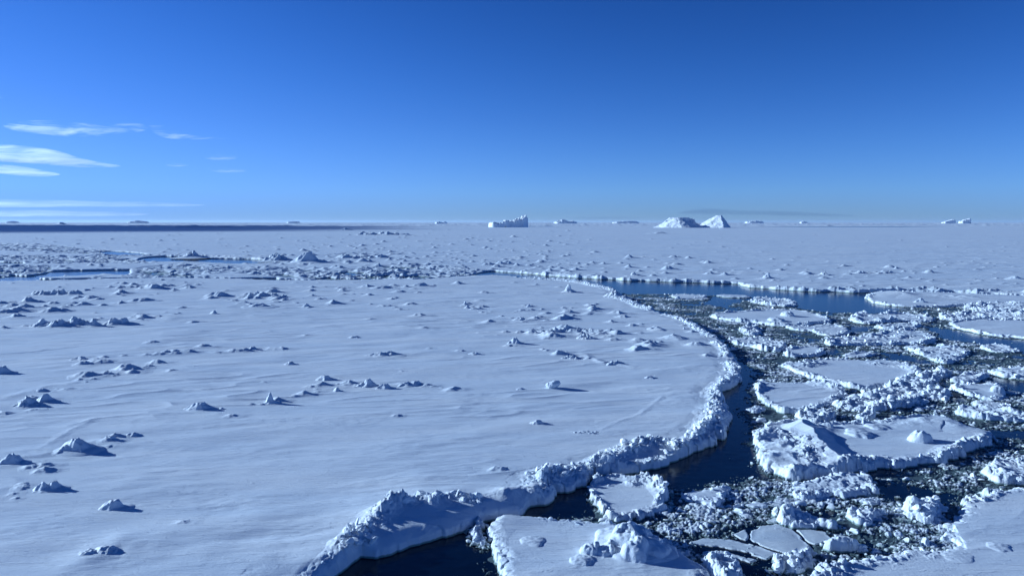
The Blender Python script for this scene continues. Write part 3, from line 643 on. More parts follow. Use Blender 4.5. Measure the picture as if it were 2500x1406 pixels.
floe('B', '1818,785 1850,745 1900,735 1955,745 2015,790 1980,822 1900,815 1840,812', 'stack of rounded white blocks left of the smooth little floe', .4, .6, .5, .7, .9, 2.0, cat='ice pile', name='ice_pile', size=(.12, .45))
floe('B', '1200,870 1330,790 1430,780 1500,760 1560,745 1650,705 1760,670 1850,645 2000,640 1980,670 1900,700 1860,745 1820,790 1830,850 1700,870 1500,895 1350,905',
     'wide jumbled ridge of broken blocks linking the two flat floes to the right', .35, .6, .6, .8, 1.1, 2.2, cat='ice ridge', name='rubble_ridge', size=(.1, .45))
floe('B', '2250,622 2330,608 2420,605 2500,612 2700,620 2700,690 2550,680 2400,670 2290,650', 'bright crumbly floe at the right edge, beside dark water', .5, .6, .5, .4, size=(.1, .4))
floe('B', '90,115 150,108 250,114 370,118 350,128 270,138 190,140 120,132', 'thin white floe at the left end of the brash, by the sheet corner', .3, .3, .5, chunks=.8, size=(.1, .3))
floe('B', '395,112 500,108 600,114 655,122 640,132 520,130 430,122', 'very thin bright slab floating on the lower side of the lead', .3, .1, .4, chunks=.2)
floe('B', '620,152 680,135 740,130 820,138 900,146 990,180 900,192 800,182 700,172', 'row of heaped white blocks along the lower side of the lead', .4, .6, .5, .7, 1.2, 2.0, cat='ice heap', name='rubble_heap', size=(.12, .45))
floe('B', '560,350 600,328 650,322 700,332 735,372 680,388 610,382', 'knot of upright ice blocks right of the sheet edge, above the narrow rough floe', .4, .6, .4, .8, .9, 2.0, cat='ice pile', name='ice_pile', size=(.12, .42))
floe('B', '1900,265 1980,248 2100,232 2250,225 2400,240 2600,262 2600,285 2400,290 2250,280 2100,285 1980,282', 'pile of tilted slabs and blocks behind the bright rimmed floe at the right', .4, .6, .6, .9, 1.5, 2.0, cat='ice pile', name='ice_pile', size=(.15, .55))
floe('B', '2050,200 2200,172 2350,165 2500,175 2700,180 2700,230 2500,228 2350,225 2200,215', 'field of jagged blocks along the lower side of the mounded far right floe', .4, .6, .6, .8, 1.5, 1.6, cat='ice pile', name='ice_pile', size=(.15, .5))
floe('B', '2098,842 2200,830 2320,840 2430,862 2400,892 2280,885 2170,872', 'small low floe under the floe with the tall crumbly block', .3, .45, .35, .15)
floe('B', '940,930 1000,905 1090,900 1130,920 1200,915 1260,940 1200,965 1100,960 1000,958', 'rough little floe just behind the torn left end of the largest floe', .35, .5, .4, .5, .8, 1.4)
floe('B', '1350,940 1450,905 1500,915 1520,940 1480,960 1400,965', 'white knob of ice behind the middle of the largest floe', .4, .6, .4, .6, .8, 1.6)
floe('A', '15,800 60,775 110,790 150,830 100,845 40,835', 'small white block beside the knoll of the bottom floe', .3, .5, .3, .4, .5, 1.2)
floe('A', '350,570 470,560 505,545 500,600 420,650', 'crumbled rim block hanging on the triangular floe', .3, .4, .3, .6, .5, 1.5) if False else None

# thin grey cracked plates
def plate(s, label, fb=.07, mat=NILAS):
    pp_ = P('A', s, .04); pp_ = (pp_.mean(0) + (pp_ - pp_.mean(0)) * 1.07).astype(f4)
    return floe('A', pp_, label, fb, .06, .12, chunks=.25, mat=mat, size=(.03, .09), name='ice_plate', cat='ice plate', jag=.10, smooth_n=0)
plate('640,820 700,785 820,770 925,806 1000,870 1065,928 1000,965 880,968 800,945 700,908 640,875', 'large grey rippled ice plate in the middle of the cracked thin sheets')
plate('950,812 1050,808 1160,830 1215,884 1150,900 1085,918 1030,890 985,855', 'grey plate right of the widest dark crack')
plate('215,895 330,862 420,868 500,872 640,905 740,945 860,975 740,1012 650,982 560,958 430,930 290,922', 'long narrow grey plate along the lower left of the cracked sheets')
plate('1170,832 1250,836 1335,852 1345,878 1230,888', 'small pointed grey plate at the right tip of the cracked sheets')
plate('320,962 420,945 500,962 600,990 690,1015 640,1040 600,1022 450,1012', 'lowest thin grey plate, by the icy heap at the bottom edge')
plate('505,842 560,818 620,800 640,850 625,890 560,872', 'pale corner plate at the left of the large grey rippled plate')

# ------------------------------------------------------------------ brash between the floes
X, Y, rows, t_ = polar(27.0, 190.0, .0030, -.12, .98, 900)
BR = np.concatenate([P('O', '1480,716 1600,718 1700,720 1760,722 1900,745 2030,765 2120,760 2250,750 2500,735 3200,740', 0), P('O', '3200,1600 1100,1600 1160,1330 1400,1240 1700,1130 1800,1000 1830,900 1760,830 1640,770', 0)])
d = sdf(BR, X, Y)
dens = sstep(-.5, .8, d + .8 * gn(X / 3, Y / 3, 70))
for cp in CLEAR:
    m_ = (X > cp[:, 0].min() - 3) & (X < cp[:, 0].max() + 3) & (Y > cp[:, 1].min() - 3) & (Y < cp[:, 1].max() + 3)
    if m_.any(): dens[m_] *= 1 - .97 * sstep(-.6, .6, sdf(cp, X[m_], Y[m_]) + .7 * gn(X[m_] / 2, Y[m_] / 2, 71))
patch = np.clip(.60 + .8 * gn(X / 6, Y / 6, 72) + .55 * gn(X / 2.2, Y / 1.3, 73) + .3 * gn(X / .8, Y / .5, 80), 0, 1.15)
rb = .38 * cells(X, Y, .62, 74) + .40 * cells(X, Y, .27, 75) + .36 * cells(X, Y, .13, 76)
Z = (rb - .80 + .60 * dens * patch) * .36
Z = np.where(dens < .04, -.4, Z)
Z = np.where(Z > .045, .045 + (Z - .045) * .5, Z)
film = dens * (.55 + .8 * gn(X / 4, Y / 4, 77) + .3 * gn(X / .9, Y / .9, 78))
Z = np.where((film > .50) & (dens > .3), np.maximum(Z, .006 + .004 * gn(X / .1, Y / .1, 79)), Z)
o = grid_mesh('brash_ice', X, Y, Z, Z > -.06, SLUSH); tag(o, 'crushed slush and brash ice floating between the floes', kind='stuff')
GB = (rows, t_, dens * patch)
def brash_density(x, y):
    i = np.searchsorted(rows, y).clip(0, len(rows) - 1); j = np.searchsorted(t_, x / y).clip(0, len(t_) - 1)
    return GB[2][i, j]
del X, Y, Z, rb, patch
rg = np.random.RandomState(91)
px = rg.uniform(1250, 2600, 90000); py = 716 + 690 * rg.rand(90000) ** 1.1
xy = np.array([gp(a, b_, 0) for a, b_ in zip(px, py)], f4); x, y = xy[:, 0], xy[:, 1]
keep = rg.rand(len(x)) < np.clip(brash_density(x, y), 0, 1) * np.clip(y / 75, .22, 1) * .95 + .0008
x, y = x[keep], y[keep]
sz = (.022 + .14 * rg.rand(len(x)) ** 5) * (1 + y / 120); sz = np.maximum(sz, .0008 * y).astype(f4)
V, Fc = chunk_cloud(x, y, sz * .08, sz, 92, flat=.5)
o = mesh_obj('brash_blocks', V, Fc, CHUNK); tag(o, 'small loose ice blocks strewn over the brash', kind='stuff')
# the larger loose blocks, each by itself
proto = []
for k in range(8):
    V, Fc = chunk_cloud(np.zeros(1, f4), np.zeros(1, f4), np.zeros(1, f4), np.ones(1, f4), 300 + k, TPL3, .75)
    V = V.copy() * (np.array([2.2, 1.7, .32], f4) if k % 2 else 1); proto.append((V, Fc))
pm = []
n = 0
px = rg.uniform(1350, 2540, 6000); py = 722 + 680 * rg.rand(6000) ** .9
for a, b_ in zip(px, py):
    if n >= 170: break
    x, y = gp(a, b_, 0)
    if brash_density(np.array([x]), np.array([y]))[0] < .45: continue
    s_ = rg.uniform(.12, .26) * (1 + y / 110)
    if n < 8:
        o = mesh_obj('ice_chunk', proto[n][0], proto[n][1], CHUNK); pm.append(o)
        o['label'] = 'small loose white ice chunk floating in the brash between the floes'; o['category'] = 'ice chunk'; o['group'] = 'ice chunks loose in the brash'
    else:
        o = pm[n % 8].copy(); COL.objects.link(o)
    o.location = (x, y, s_ * .12); o.rotation_euler = (0, 0, rg.rand() * 6.28); o.scale = (s_, s_, s_); n += 1

# rubble strewn along the near sheet's rim ridges
xs, ys, ss = [], [], []
for (pts, hs, wd, rub, sharp, seed, a, b_), dn in [(r_, 1) for r_ in RIDGES[:14] if r_[3] >= .5]:
    L = np.hypot(*(pts[1:] - pts[:-1]).T).sum(); n = int(L * 26)
    u = rg.rand(n) * (len(pts) - 1); i = u.astype(int); fr = (u - i)[:, None]
    p = pts[i] * (1 - fr) + pts[i + 1] * fr + rg.randn(n, 2) * wd * .55
    xs.append(p[:, 0]); ys.append(p[:, 1]); ss.append(.035 + .27 * rg.rand(n) ** 4)
x, y, sz = np.concatenate(xs).astype(f4), np.concatenate(ys).astype(f4), np.concatenate(ss).astype(f4)
d = sdf(NEAR, x, y); ok = d > .25; x, y, sz, d = x[ok], y[ok], sz[ok], d[ok]
z = edge_profile(d, .55) + ridges_z(x, y) * .9 + .05
V, Fc = chunk_cloud(x, y, z + sz * .1, np.maximum(sz, .0011 * y), 93)
o = mesh_obj('rim_rubble', V, Fc, CHUNK, SHEET); tag(o, kind='stuff')

# ------------------------------------------------------------------ hummocks and blocks standing on the ice
def hummock(px, py, wpx, hpx, label, kind='mound', name='snow_hummock', cat='snow hummock', seed=[500], mat=None, top=None):
    seed[0] += 13; sd_ = seed[0]; rr = np.random.RandomState(sd_)
    x0, y0 = gp(px, py, .6); scale = y0 / FPX
    r, h = max(wpx * scale * .62, .2), hpx * scale * 1.08
    ext = r * 2.4; st = max(.03, .0009 * y0, r / 60)
    n_ = int(2 * ext / st) + 3
    X, Y = np.meshgrid(np.linspace(-ext, ext, n_, dtype=f4), np.linspace(-ext, ext, n_, dtype=f4))
    if kind == 'mound': parts = [(0, 0, r, h)] + [(rr.uniform(-.6, .7) * r, rr.uniform(-.4, .4) * r, r * .5, h * rr.uniform(.3, .6)) for _ in range(2)]
    elif kind == 'row':
        parts = [(u * r * 1.3, rr.uniform(-.3, .3) * r, r * rr.uniform(.28, .5), h * rr.uniform(.45, 1.0)) for u in np.linspace(-1, 1, 6)]
    elif kind == 'twin': parts = [(-.4 * r, .0, r * .6, h * .7), (.35 * r, .25 * r, r * .75, h * .85), (0, .1 * r, r * 1.1, h * .4)]
    elif kind == 'dome': parts = []
    elif kind == 'spire': parts = [(0, 0, r * .42, h * 1.0), (.2 * r, 0, r * .9, h * .4)]
    else: parts = [(0, 0, r, h)]
    Z = np.zeros(X.shape, f4)
    for i, (a, b_, r1, h1) in enumerate(parts):
        Z = np.maximum(Z, pyramid(X - a, Y - b_, r1, h1, sd_ + i, 1.3)) + (.15 * pyramid(X - a, Y - b_, r1, h1, sd_ + i, 1.3))
    if kind == 'dome': Z = dome(X, Y, r, h, sd_)
    if kind in ('row', 'rough'): Z = Z * (.55 + .9 * rubble(X + x0, Y + y0, max(r * .35, .3), sd_))
    rad = np.hypot(X / ext, Y / ext); base = float(.5 + .05 + SNOWREF(x0, y0)) if top is None else top
    fall = 1 - sstep(.6, .98, rad)
    Z = Z * fall - .16 * sstep(.45, 1.0, rad) - .01
    o = grid_mesh(name, X, Y, Z, rad < 1.0, mat or (SNOW if y0 < 260 else FARSNOW), None, None)
    o.location = (x0, y0, base)
    tag(o, label, cat, 'hummocks standing on the ice sheets')
    return o
def SNOWREF(x, y):
    v = snow_z(np.array([x], f4), np.array([y], f4), 1.0 if y < 215 else 1.3, .002 * y)[0]
    return float(v)
for a in [
    (188, 1098, 62, 30, 'largest dark sided snow hummock near the left edge of the foreground', 'mound'),
    (32, 1130, 42, 22, 'blocky hummock cut by the left edge, below left of the largest dark one', 'mound'),
    (120, 1196, 52, 24, 'double peaked hummock with an upturned slab, lower left foreground', 'twin'),
    (282, 1236, 48, 22, 'rough low hummock with a dark right side, lowest but one on the left', 'mound'),
    (268, 1076, 32, 13, 'small hummock just right of the largest dark sided one', 'mound'),
    (325, 1062, 30, 8, 'low flat hummock, last of three in a line leading right', 'mound'),
    (240, 1352, 90, 20, 'broad half buried hummock at the bottom left with two dark hollows', 'twin'),
    (492, 999, 42, 18, 'smooth dark pyramid hummock right of centre in the left foreground', 'one'),
    (541, 998, 14, 5, 'tiny knob right beside the smooth dark pyramid hummock', 'one'),
    (660, 984, 40, 26, 'hummock with a sharp leaning spire and a long dark tail', 'spire'),
    (70, 988, 40, 18, 'jagged left half of a pair of hummocks by the left edge', 'rough'),
    (112, 980, 34, 20, 'smooth rounded right half of a pair of hummocks by the left edge', 'one'),
    (100, 956, 30, 8, 'low sliver hummock just behind the pair by the left edge', 'mound'),
    (8, 910, 34, 18, 'dark hummock cut off by the left edge in the middle distance', 'one'),
    (795, 925, 30, 13, 'neat cone hummock above the little cone, left of the frame centre', 'one'),
    (824, 954, 24, 11, 'little white topped cone hummock below the neat cone', 'spire'),
    (900, 942, 36, 15, 'rounded rough block at the left of the centre trio', 'rough'),
    (940, 947, 30, 12, 'pyramid hummock in the middle of the centre trio', 'one'),
    (1005, 941, 50, 12, 'long double hummock at the right of the centre trio', 'twin'),
    (1352, 946, 30, 15, 'smooth oval boulder of ice with a long clean shadow', 'boulder'),
    (1259, 838, 24, 14, 'lone bright pointed hummock in the middle of the sheet', 'one'),
    (1162, 864, 26, 6, 'flat dark block left of and below the lone pointed hummock', 'one'),
    (620, 853, 24, 8, 'small dark cone alone on the left middle of the sheet', 'one'),
    (523, 767, 16, 9, 'tiny sharp cone on the smooth snow left of centre', 'one'),
    (165, 796, 80, 17, 'wide black sided hummock row, the largest in the left middle distance', 'row'),
    (290, 792, 44, 19, 'block shaped dark hummock right of the wide row', 'twin'),
    (345, 775, 36, 9, 'slanting slab hummock up and right of the block shaped one', 'one'),
    (145, 718, 62, 16, 'broad dark hummock below the left leads', 'row'),
    (375, 705, 46, 12, 'low dark hummock ending a jagged row in the upper left', 'mound'),
    (535, 723, 38, 11, 'isolated dark peak with a pale knob on top, upper left', 'mound'),
    (652, 725, 50, 12, 'jagged double hummock row left of the frame centre, upper part', 'row'),
    (636, 750, 44, 8, 'flat dark hummock under the jagged double row', 'mound'),
    (355, 735, 40, 8, 'sloping slab right under the low jagged row on the upper left', 'one'),
    (205, 744, 32, 7, 'thin dark sliver hummock on the upper left', 'one'),
    (940, 868, 56, 10, 'swept ridge hummock with a bright crest left of centre', 'twin'),
    (748, 750, 34, 9, 'small bright topped hummock with a thin tail, upper middle left', 'spire'),
    (1390, 714, 34, 20, 'bright upright white block near the lead, with a sloping tail', 'spire'),
    (1136, 744, 16, 10, 'upper one of two bright knobs stacked near the frame centre', 'spire'),
    (1142, 752, 20, 9, 'lower one of two bright knobs stacked near the frame centre', 'spire'),
    (1172, 755, 20, 5, 'small swept hummock right of the two bright knobs', 'one'),
    (1272, 782, 30, 8, 'low cone with a dark tail right of the frame centre', 'one'),
    (1292, 750, 24, 8, 'tiny pointed hummock above the low cone, right of centre', 'spire'),
    (1388, 776, 26, 6, 'short dark hummock right of the low cone', 'one'),
    (1600, 804, 32, 7, 'small bright hummock near the right rim of the sheet', 'one'),
    (1670, 803, 9, 7, 'thin white fin of ice close to the right rim', 'spire'),
    (1395, 810, 90, 11, 'long jagged row of white hummocks right of the frame centre', 'row'),
    (1432, 826, 30, 11, 'rough white block directly under the long jagged row', 'rough'),
    (1398, 874, 34, 9, 'crumbly white hummock above the long snow ridge, right of centre', 'rough'),
    (1500, 888, 30, 8, 'bright heap at the end of the slanting snow ridge', 'rough'),
    (1588, 922, 22, 6, 'small dark hummock near the right rim, below the bright heap', 'one'),
    (1315, 1036, 28, 9, 'small hummock on the open snow above the foreground rim', 'mound'),
    (1430, 1056, 34, 7, 'flat rough hummock closest to the foreground rim', 'row'),
    (1272, 950, 20, 5, 'tiny hummock left of the oval boulder', 'mound'),
    (710, 889, 22, 8, 'faint rough hummock left of centre, between two cones', 'rough'),
    (200, 878, 34, 8, 'gentle swept hummock on the left middle of the sheet', 'one'),
    (418, 861, 38, 8, 'low double hummock left of the small dark cone', 'twin'),
    (272, 913, 20, 7, 'small fin of snow on a curving ridge, left middle', 'spire'),
    (868, 824, 26, 5, 'small dark sliver on smooth snow, upper middle', 'one'),
    (1500, 724, 30, 12, 'white block at the very corner of the sheet beside the lead', 'rough'),
    (1030, 699, 36, 8, 'low dark topped hummock just below the central rubble band', 'one'),
    (935, 704, 44, 7, 'flat dark hummock left of the low dark topped one, below the rubble band', 'one'),
    (755, 640, 38, 22, 'tall conical heap of ice at the right end of the left lead', 'mound'),
    (680, 636, 34, 16, 'white rounded heap beside the tall conical one', 'rough'),
    (470, 628, 34, 12, 'dark lumpy hummock standing over the left lead', 'rough'),
    (940, 574, 62, 9, 'long rough iceblock cluster alone on the far plain', 'row'),
    (1875, 680, 30, 14, 'bright peaked hummock beyond the lead, right of centre', 'spire'),
    (1548, 673, 26, 9, 'small peaked hummock beyond the lead, left of the bright one', 'spire'),
    (2012, 671, 26, 7, 'small hummock beyond the lead, right of the bright peaked one', 'rough'),
    (2135, 667, 50, 6, 'low row of bumps beyond the lead on the right', 'row'),
    (2478, 681, 24, 7, 'small bright hummock close to the right edge beyond the lead', 'one'),
    (1230, 645, 34, 9, 'white peaked hummock beyond the narrow end of the lead', 'twin'),
    (845, 630, 26, 9, 'cluster of blocks right of the tall conical heap', 'rough'),
    (930, 630, 26, 9, 'small steep hummock right of the cluster of blocks', 'one'),
    (150, 549, 16, 6, 'dark squarish block near the horizon on the left', 'one'),
    (490, 556, 70, 5, 'long dark hump near the left horizon', 'row'),
    (845, 562, 16, 5, 'small dark block far out, left of the long rough cluster', 'one'),
    (1610, 571, 40, 4, 'thin low drift in front of the big right iceberg', 'one'),
]:
    if a[5] == 'boulder': continue
    hummock(*a)
# oval boulder
x0, y0 = gp(1350, 947, .6)
bm = bmesh.new(); bmesh.ops.create_icosphere(bm, subdivisions=5, radius=1)
V = np.array([v.co[:] for v in bm.verts], f4); T = np.array([[v.index for v in f.verts] for f in bm.faces], np.int32); bm.free()
rr_ = 1 + .10 * gn(V[:, 0] * 1.5 + 3, V[:, 2] * 1.5 + V[:, 1], 81) + .05 * gn(V[:, 0] * 4, V[:, 2] * 4 + V[:, 1] * 3, 82)
V = V * rr_[:, None] * np.array([.62, .42, .36], f4)
V[:, 2] += .28 * (V[:, 0] + .2) * (V[:, 0] > -.4) + .12
o = mesh_obj('ice_boulder', V, T, SNOW); o.location = (x0, y0, .72)
tag(o, 'smooth oval boulder of ice with a long clean shadow', 'ice boulder')
for a in [('A', 1800, 192, 44, 23, 'rounded ice boulder standing on the right half of the largest floe', 'dome', .55, 1.0),
          ('B', 1800, 152, 26, 10, 'dark sided cone on the mounded floe at the end of the lead', 'one', .5, .5)]:
    ox, oy, k_ = CROPS[a[0]]
    hummock(ox + a[1] / k_, oy + a[2] / k_, a[3] / k_ * 2 if a[0] == 'B' else a[3], a[4], a[5], a[6], top=.36 if a[0] == 'A' else .30)

# ------------------------------------------------------------------ icebergs
def berg(px0, px1, base_py, prof, label, depth=.55, rough=1.0, cliff=.15, seed=0, zones=None, cellm=9, dist=None):
    """prof: (px, py) skyline of the berg; it stands on the ice at its own distance"""
    x0, y0 = gp((px0 + px1) / 2, base_py, .5)
    if dist: y0 = dist; x0 = ((px0 + px1) / 2 - CX) / FPX * y0
    sc = y0 / FPX; W = (px1 - px0) * sc; Dp = W * depth
    st = max(W / 170, .8)
    nx, ny = int(W / st) + 8, int(Dp / st) + 8
    X, Y = np.meshgrid(np.linspace(-W / 2 - 2 * st, W / 2 + 2 * st, nx, dtype=f4), np.linspace(-2 * st, Dp + 2 * st, ny, dtype=f4))
    pxs = [(p[0] - (px0 + px1) / 2) * sc for p in prof]
    phs = [(HOR - p[1]) * y0 / FPX + EYE - .5 for p in prof]
    wx = X + .03 * W * gn(X / (W * .1), Y / (W * .1), seed + 3)
    hh = np.interp(wx, pxs, phs).astype(f4)
    u = np.clip(1 - np.abs(X) / (W / 2), 0, 1); half = Dp / 2 * np.sqrt(np.clip(u * 3.5, 0, 1)) + 1e-3
    q = np.abs(Y - Dp / 2 + .06 * Dp * gn(X / (W * .12), Y / (W * .12), seed)) / half
    Z = hh * np.clip((1.0 - q) / cliff, 0, 1) ** .8
    tr = hh * rough * .16 * (cells(X, Y, cellm, seed + 5) - .5) * 2 + hh * .06 * rough * (cells(X, Y, cellm * .35, seed + 6) - .5)
    Z = Z + tr * (Z > .3)
    Z = np.where((q > 1) | (np.abs(X) > W / 2), -1.5, Z)
    o = grid_mesh('iceberg', X, Y, Z, Z > -1.0, BERG); o.location = (x0, y0, .4)
    tag(o, label, 'iceberg', 'icebergs frozen into the far pack')
    return o
berg(1192, 1290, 555, [(1192, 547), (1194, 544.5), (1212, 544), (1216, 545.5), (1228, 546), (1230, 540), (1234, 539), (1240, 541), (1250, 540), (1256, 539), (1262, 537), (1266, 534), (1272, 533), (1278, 531.5), (1284, 529.5), (1288, 532), (1290, 540)],
     'centre iceberg, low bright block at its left end and steep tower at its right', .45, 1.1, .12, seed=210, cellm=7)
# the big right-hand berg: several leaning bodies frozen together
def big_berg():
    x0, y0 = gp(1696, 556, .5); sc = y0 / FPX
    X, Y = np.meshgrid(np.arange(-118, 122, .9, dtype=f4), np.arange(-40, 112, .9, dtype=f4))
    def m(px): return (px - 1696) * sc
    wx = X + 2.2 * gn(X / 14, Y / 14, 220) + 1.0 * gn(X / 5, Y / 5, 221); wy = Y + 2.2 * gn(X / 14 + 4, Y / 14, 222)
    def peak(ax, ay, h, planes, cap=1.0):
        v = np.full(X.shape, 9, f4)
        for deg, D in planes:
            a = R(deg); v = np.minimum(v, 1 - ((wx - ax) * math.cos(a) + (wy - ay) * math.sin(a)) / D)
        return h * np.minimum(v, cap)
    # left dome: bright convex face to the left and front, long ridge falling to the right
    dome_ = peak(m(1660), 30, 27 * sc, [(180, 70), (205, 58), (235, 56), (270, 66), (320, 60), (5, 100), (60, 32), (120, 40)], .80)
    dome2 = peak(m(1690), 12, 12 * sc, [(180, 46), (235, 18), (270, 13), (305, 20), (0, 56), (90, 30)], .95)
    slab = peak(m(1672), 76, 52 * sc * .80, [(180, 66), (250, 44), (290, 44), (0, 66), (90, 36), (130, 40)], .60)
    crag = peak(m(1702), 66, 26 * sc, [(180, 34), (240, 28), (300, 28), (0, 26), (90, 26)], .78) * (.8 + .35 * cells(X, Y, 6, 223))
    wedge = peak(m(1767), 38, 35 * sc, [(183, 74), (205, 66), (235, 62), (270, 74), (318, 40), (348, 27), (15, 32), (90, 44), (140, 60)], .86)
    root = bpy.data.objects.new('iceberg', None); COL.objects.link(root); root.location = (x0, y0, .4)
    for nm, zz in (('domed_body', np.maximum(dome_, dome2)), ('tabular_back', slab), ('broken_crag', crag), ('wedge_peak', wedge)):
        zz = zz + .4 * gn(X / 8, Y / 8, 224) + .22 * np.abs(gn(X / 2.4, Y / 5, 225)) * 2 - .25
        grid_mesh(nm, X, Y, zz, zz > -1.0, BERG, root)
    tag(root, 'largest iceberg, a bright domed left part joined to a wedge peak', 'iceberg', 'icebergs frozen into the far pack')
big_berg()
berg(1352, 1410, 544.6, [(1352, 543), (1358, 540.5), (1366, 538.5), (1374, 536.8), (1380, 537.5), (1388, 541.5), (1398, 539.5), (1404, 541.5), (1410, 543)], 'small pale iceberg with two humps between the two bigger bergs', .5, .6, .4, 230, cellm=14, dist=7500)
berg(1062, 1092, 545, [(1062, 542.5), (1072, 541.5), (1080, 543), (1084, 541), (1092, 543)], 'faint pair of low white blocks left of the tower berg', .6, .8, .3, 236, cellm=14, dist=7000)
berg(1496, 1562, 544, [(1496, 543), (1512, 541.5), (1535, 540), (1552, 540), (1556, 542), (1562, 543)], 'long flat topped pale berg left of the largest iceberg', .4, .3, .3, 240, cellm=18, dist=9500)
berg(1820, 1866, 543.8, [(1820, 542), (1830, 541), (1845, 539.5), (1855, 540), (1866, 542)], 'low grey and white berg just right of the largest iceberg', .5, .6, .3, 244, cellm=16, dist=9000)
berg(2300, 2334, 544.6, [(2300, 543), (2315, 539), (2326, 536), (2334, 539)], 'slanting pale berg beside the bright notched one, far right', .5, .4, .4, 250, cellm=16, dist=8500)
berg(2342, 2370, 544.8, [(2342, 541), (2352, 538.5), (2360, 536), (2363, 534.5), (2368, 534), (2370, 538)], 'bright notched little berg on the far right horizon', .6, .8, .2, 254, cellm=12, dist=8000)
berg(700, 732, 543.8, [(700, 543), (712, 541), (728, 541), (732, 543)], 'dark flat berg on the horizon left of the frame centre', .5, .5, .3, 260, cellm=14, dist=9000)
berg(308, 360, 543.4, [(308, 542.5), (322, 540.5), (332, 539), (345, 540), (360, 542.5)], 'pale low berg on the left horizon under the cloud bands', .5, .5, .4, 264, cellm=18, dist=11000)
berg(14, 46, 543.4, [(14, 542.5), (24, 540.5), (32, 540), (40, 541.5), (46, 542.5)], 'faint berg on the horizon at the far left', .5, .5, .4, 268, cellm=18, dist=11000)
berg(1952, 1972, 543.6, [(1952, 542.5), (1960, 540.5), (1972, 542.5)], 'tiny pointed berg on the right horizon', .6, .6, .4, 272, cellm=14, dist=9000)

# ------------------------------------------------------------------ clouds: thin bodies of ice cloud at their real distance
def cloud_material(name, dens, stretch, thresh=.42, col=(1, 1, 1), noisy=1.0):
    m = bpy.data.materials.new(name); m.use_nodes = True; t = m.node_tree; t.nodes.clear(); N = t.nodes; L = t.links
    out = N.new('ShaderNodeOutputMaterial'); pv = N.new('ShaderNodeVolumePrincipled')
    pv.inputs['Color'].default_value = (*col, 1); pv.inputs['Anisotropy'].default_value = .65
    tc = N.new('ShaderNodeTexCoord'); mp = N.new('ShaderNodeMapping'); mp.inputs['Scale'].default_value = stretch
    nz = N.new('ShaderNodeTexNoise'); nz.inputs['Scale'].default_value = 1; nz.inputs['Detail'].default_value = 8; nz.inputs['Roughness'].default_value = .68; nz.inputs['Distortion'].default_value = 1.1
    mp.inputs['Rotation'].default_value = (0, R(-4), 0)
    mr = N.new('ShaderNodeMapRange'); mr.inputs[1].default_value = thresh; mr.inputs[2].default_value = thresh + .28; mr.inputs[3].default_value = dens * (1 - noisy); mr.inputs[4].default_value = dens
    L.new(tc.outputs['Object'], mp.inputs[0]); L.new(mp.outputs[0], nz.inputs[0]); L.new(nz.outputs[0], mr.inputs[0]); L.new(mr.outputs[0], pv.inputs['Density'])
    L.new(pv.outputs[0], out.inputs['Volume'])
    return m
def cloud(s, dist, thick, mat, label, soft=12, name='cloud'):
    """s: outline on the photo; the body stands dist away, thickest along its middle"""
    pp = smooth_poly(PX('O', s), 2); k = dist / FPX
    o2 = np.stack([(pp[:, 0] - CX) * k, (HOR - pp[:, 1]) * k + EYE], -1).astype(f4)
    c = o2.mean(0); o2 = o2 - c
    lo, hi = o2.min(0), o2.max(0); st = max((hi - lo).max() / 160, (hi[1] - lo[1]) / 40)
    stz = (hi[1] - lo[1]) / 26
    X, Zz = np.meshgrid(np.arange(lo[0] - st, hi[0] + 2 * st, st, dtype=f4), np.arange(lo[1] - stz, hi[1] + 2 * stz, stz, dtype=f4))
    d = sdf(o2, X, Zz)
    T = thick * np.sqrt(np.clip(d / (soft * k), 0, 1)); T = T * (d > 0)
    n, m = X.shape; idx = np.arange(n * m).reshape(n, m)
    q = np.stack([idx[:-1, :-1], idx[:-1, 1:], idx[1:, 1:], idx[1:, :-1]], -1).reshape(-1, 4)
    keep = (T.ravel()[q] > 0).any(1); q = q[keep]
    V = np.concatenate([np.stack([X.ravel(), -T.ravel() - .01, Zz.ravel()], -1), np.stack([X.ravel(), T.ravel() + .01, Zz.ravel()], -1)])
    F = np.concatenate([q, q[:, ::-1] + n * m])
    o = mesh_obj(name, V, F, mat); o.location = (float(c[0]), dist, float(c[1]))
    tag(o, label, 'cloud', 'thin clouds in the left sky')
    return o
WISP = cloud_material('wispy cloud', .0034, (1 / 1100, 1 / 1100, 1 / 110), .47)
VEIL = cloud_material('bright veil cloud', .0043, (1 / 1900, 1 / 1900, 1 / 150), .40, noisy=.93)
BAND = cloud_material('low band cloud', .0006, (1 / 4000, 1 / 4000, 1 / 160), .40, noisy=.9)
cloud('-120,362 0,355 60,358 110,363 160,372 205,388 260,400 320,408 250,413 160,408 100,402 0,396 -120,392', 16000, 230, VEIL, 'brightest long streak of cloud entering from the left, tapering to a point')
cloud('-120,398 0,402 50,406 100,414 170,428 120,434 60,432 0,424 -120,420', 16000, 200, VEIL, 'shorter bright streak of cloud right under the brightest one')
cloud('20,308 100,298 170,300 240,308 300,304 370,306 375,324 310,330 250,338 180,338 100,332 40,322', 15000, 200, WISP, 'feathery cloud streak above the bright ones, with hooked tufts')
cloud('372,308 410,308 440,326 500,338 600,342 500,346 420,344 385,330', 15000, 170, WISP, 'faint trailing wisp right of the hooked feathery streak')
cloud('500,380 545,376 600,386 560,396 510,392', 15000, 150, WISP, 'small faint wisp, upper of two at the right end of the cloud group')
cloud('500,408 560,410 620,416 600,424 530,424', 15000, 150, WISP, 'small faint wisp, lower of two at the right end of the cloud group')
cloud('390,402 430,398 480,404 440,412', 15000, 130, WISP, 'tiny faint wisp between the bright streak and the two small wisps')
cloud('-120,230 0,234 40,240 20,250 -120,250', 15000, 150, WISP, 'scrap of cloud at the left edge, highest of all')
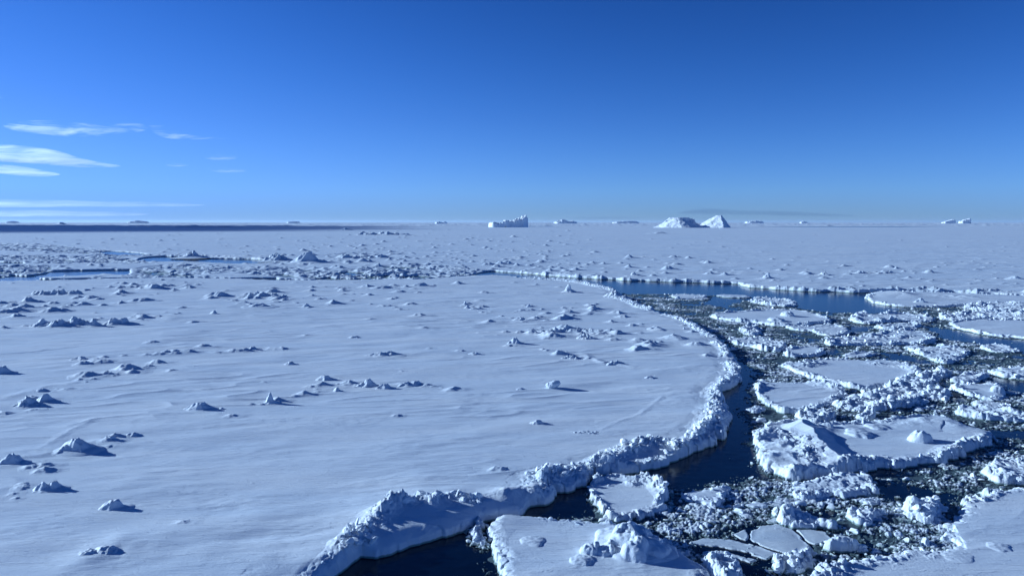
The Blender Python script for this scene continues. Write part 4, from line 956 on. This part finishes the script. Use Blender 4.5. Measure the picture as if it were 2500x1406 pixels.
cloud('-200,485 0,486 200,490 400,494 540,502 400,506 200,506 0,508 -200,508', 30000, 700, BAND, 'long pale cloud band low over the left horizon, upper of two')
cloud('-200,512 0,512 200,514 400,522 300,530 100,530 -200,530', 32000, 700, BAND, 'pale cloud band just above the left horizon, lower of two')
DARKB = cloud_material('grey distant cloud', .0004, (1 / 5000, 1 / 5000, 1 / 200), .3, col=(.22, .28, .40), noisy=.4)
cloud('1640,522 1690,510 1740,508 1800,514 1900,514 2000,520 2120,528 2000,530 1850,526 1700,524', 34000, 600, DARKB, 'grey blue cloud strip low behind the largest iceberg')
cloud('1380,532 1440,529 1520,529 1600,533 1500,536 1400,536', 34000, 500, DARKB, 'thin grey cloud strip on the horizon between the two large bergs')
# the cloud whose shadow lies on the far ice at the left (it floats out of the picture, towards the sun)
bm = bmesh.new(); bmesh.ops.create_icosphere(bm, subdivisions=5, radius=1)
V = np.array([v.co[:] for v in bm.verts], f4); T = np.array([[v.index for v in f.verts] for f in bm.faces], np.int32); bm.free()
V = np.sign(V) * np.abs(V) ** np.array([.3, .35, .8])
V = V * (1 + .18 * gn(V[:, 0] * 1.7, V[:, 1] * 1.7, 401) + .08 * gn(V[:, 0] * 5, V[:, 1] * 5, 402))[:, None] * np.array([2600, 1350, 150], f4); V[:, 0] -= .25 * V[:, 1]
o = mesh_obj('cloud', V, T, cloud_material('shadow cloud', .0045, (1 / 1500, 1 / 420, 1 / 300), .30, noisy=.6)); o.location = (-3220 + SUN_H[0] * 2500 / math.tan(SUN_EL), 2200 + SUN_H[1] * 2500 / math.tan(SUN_EL), 2500)
tag(o, 'cloud out to the left whose shadow darkens the far ice', 'cloud')

# ------------------------------------------------------------------ the air itself
V = np.array([(x, y, z) for x in (-70000, 70000) for y in (-3000, 70000) for z in (-1.5, 130)], f4)
F = np.array([[0, 1, 3, 2], [4, 6, 7, 5], [0, 4, 5, 1], [2, 3, 7, 6], [0, 2, 6, 4], [1, 5, 7, 3]], np.int32)
m = bpy.data.materials.new('haze'); m.use_nodes = True; t = m.node_tree; t.nodes.clear()
out = t.nodes.new('ShaderNodeOutputMaterial'); pv = t.nodes.new('ShaderNodeVolumePrincipled')
pv.inputs['Color'].default_value = (.72, .84, 1.0, 1); pv.inputs['Density'].default_value = .000010; pv.inputs['Anisotropy'].default_value = .3
t.links.new(pv.outputs[0], out.inputs['Volume'])
o = mesh_obj('haze', V, F, m, smooth=False); tag(o, kind='stuff')
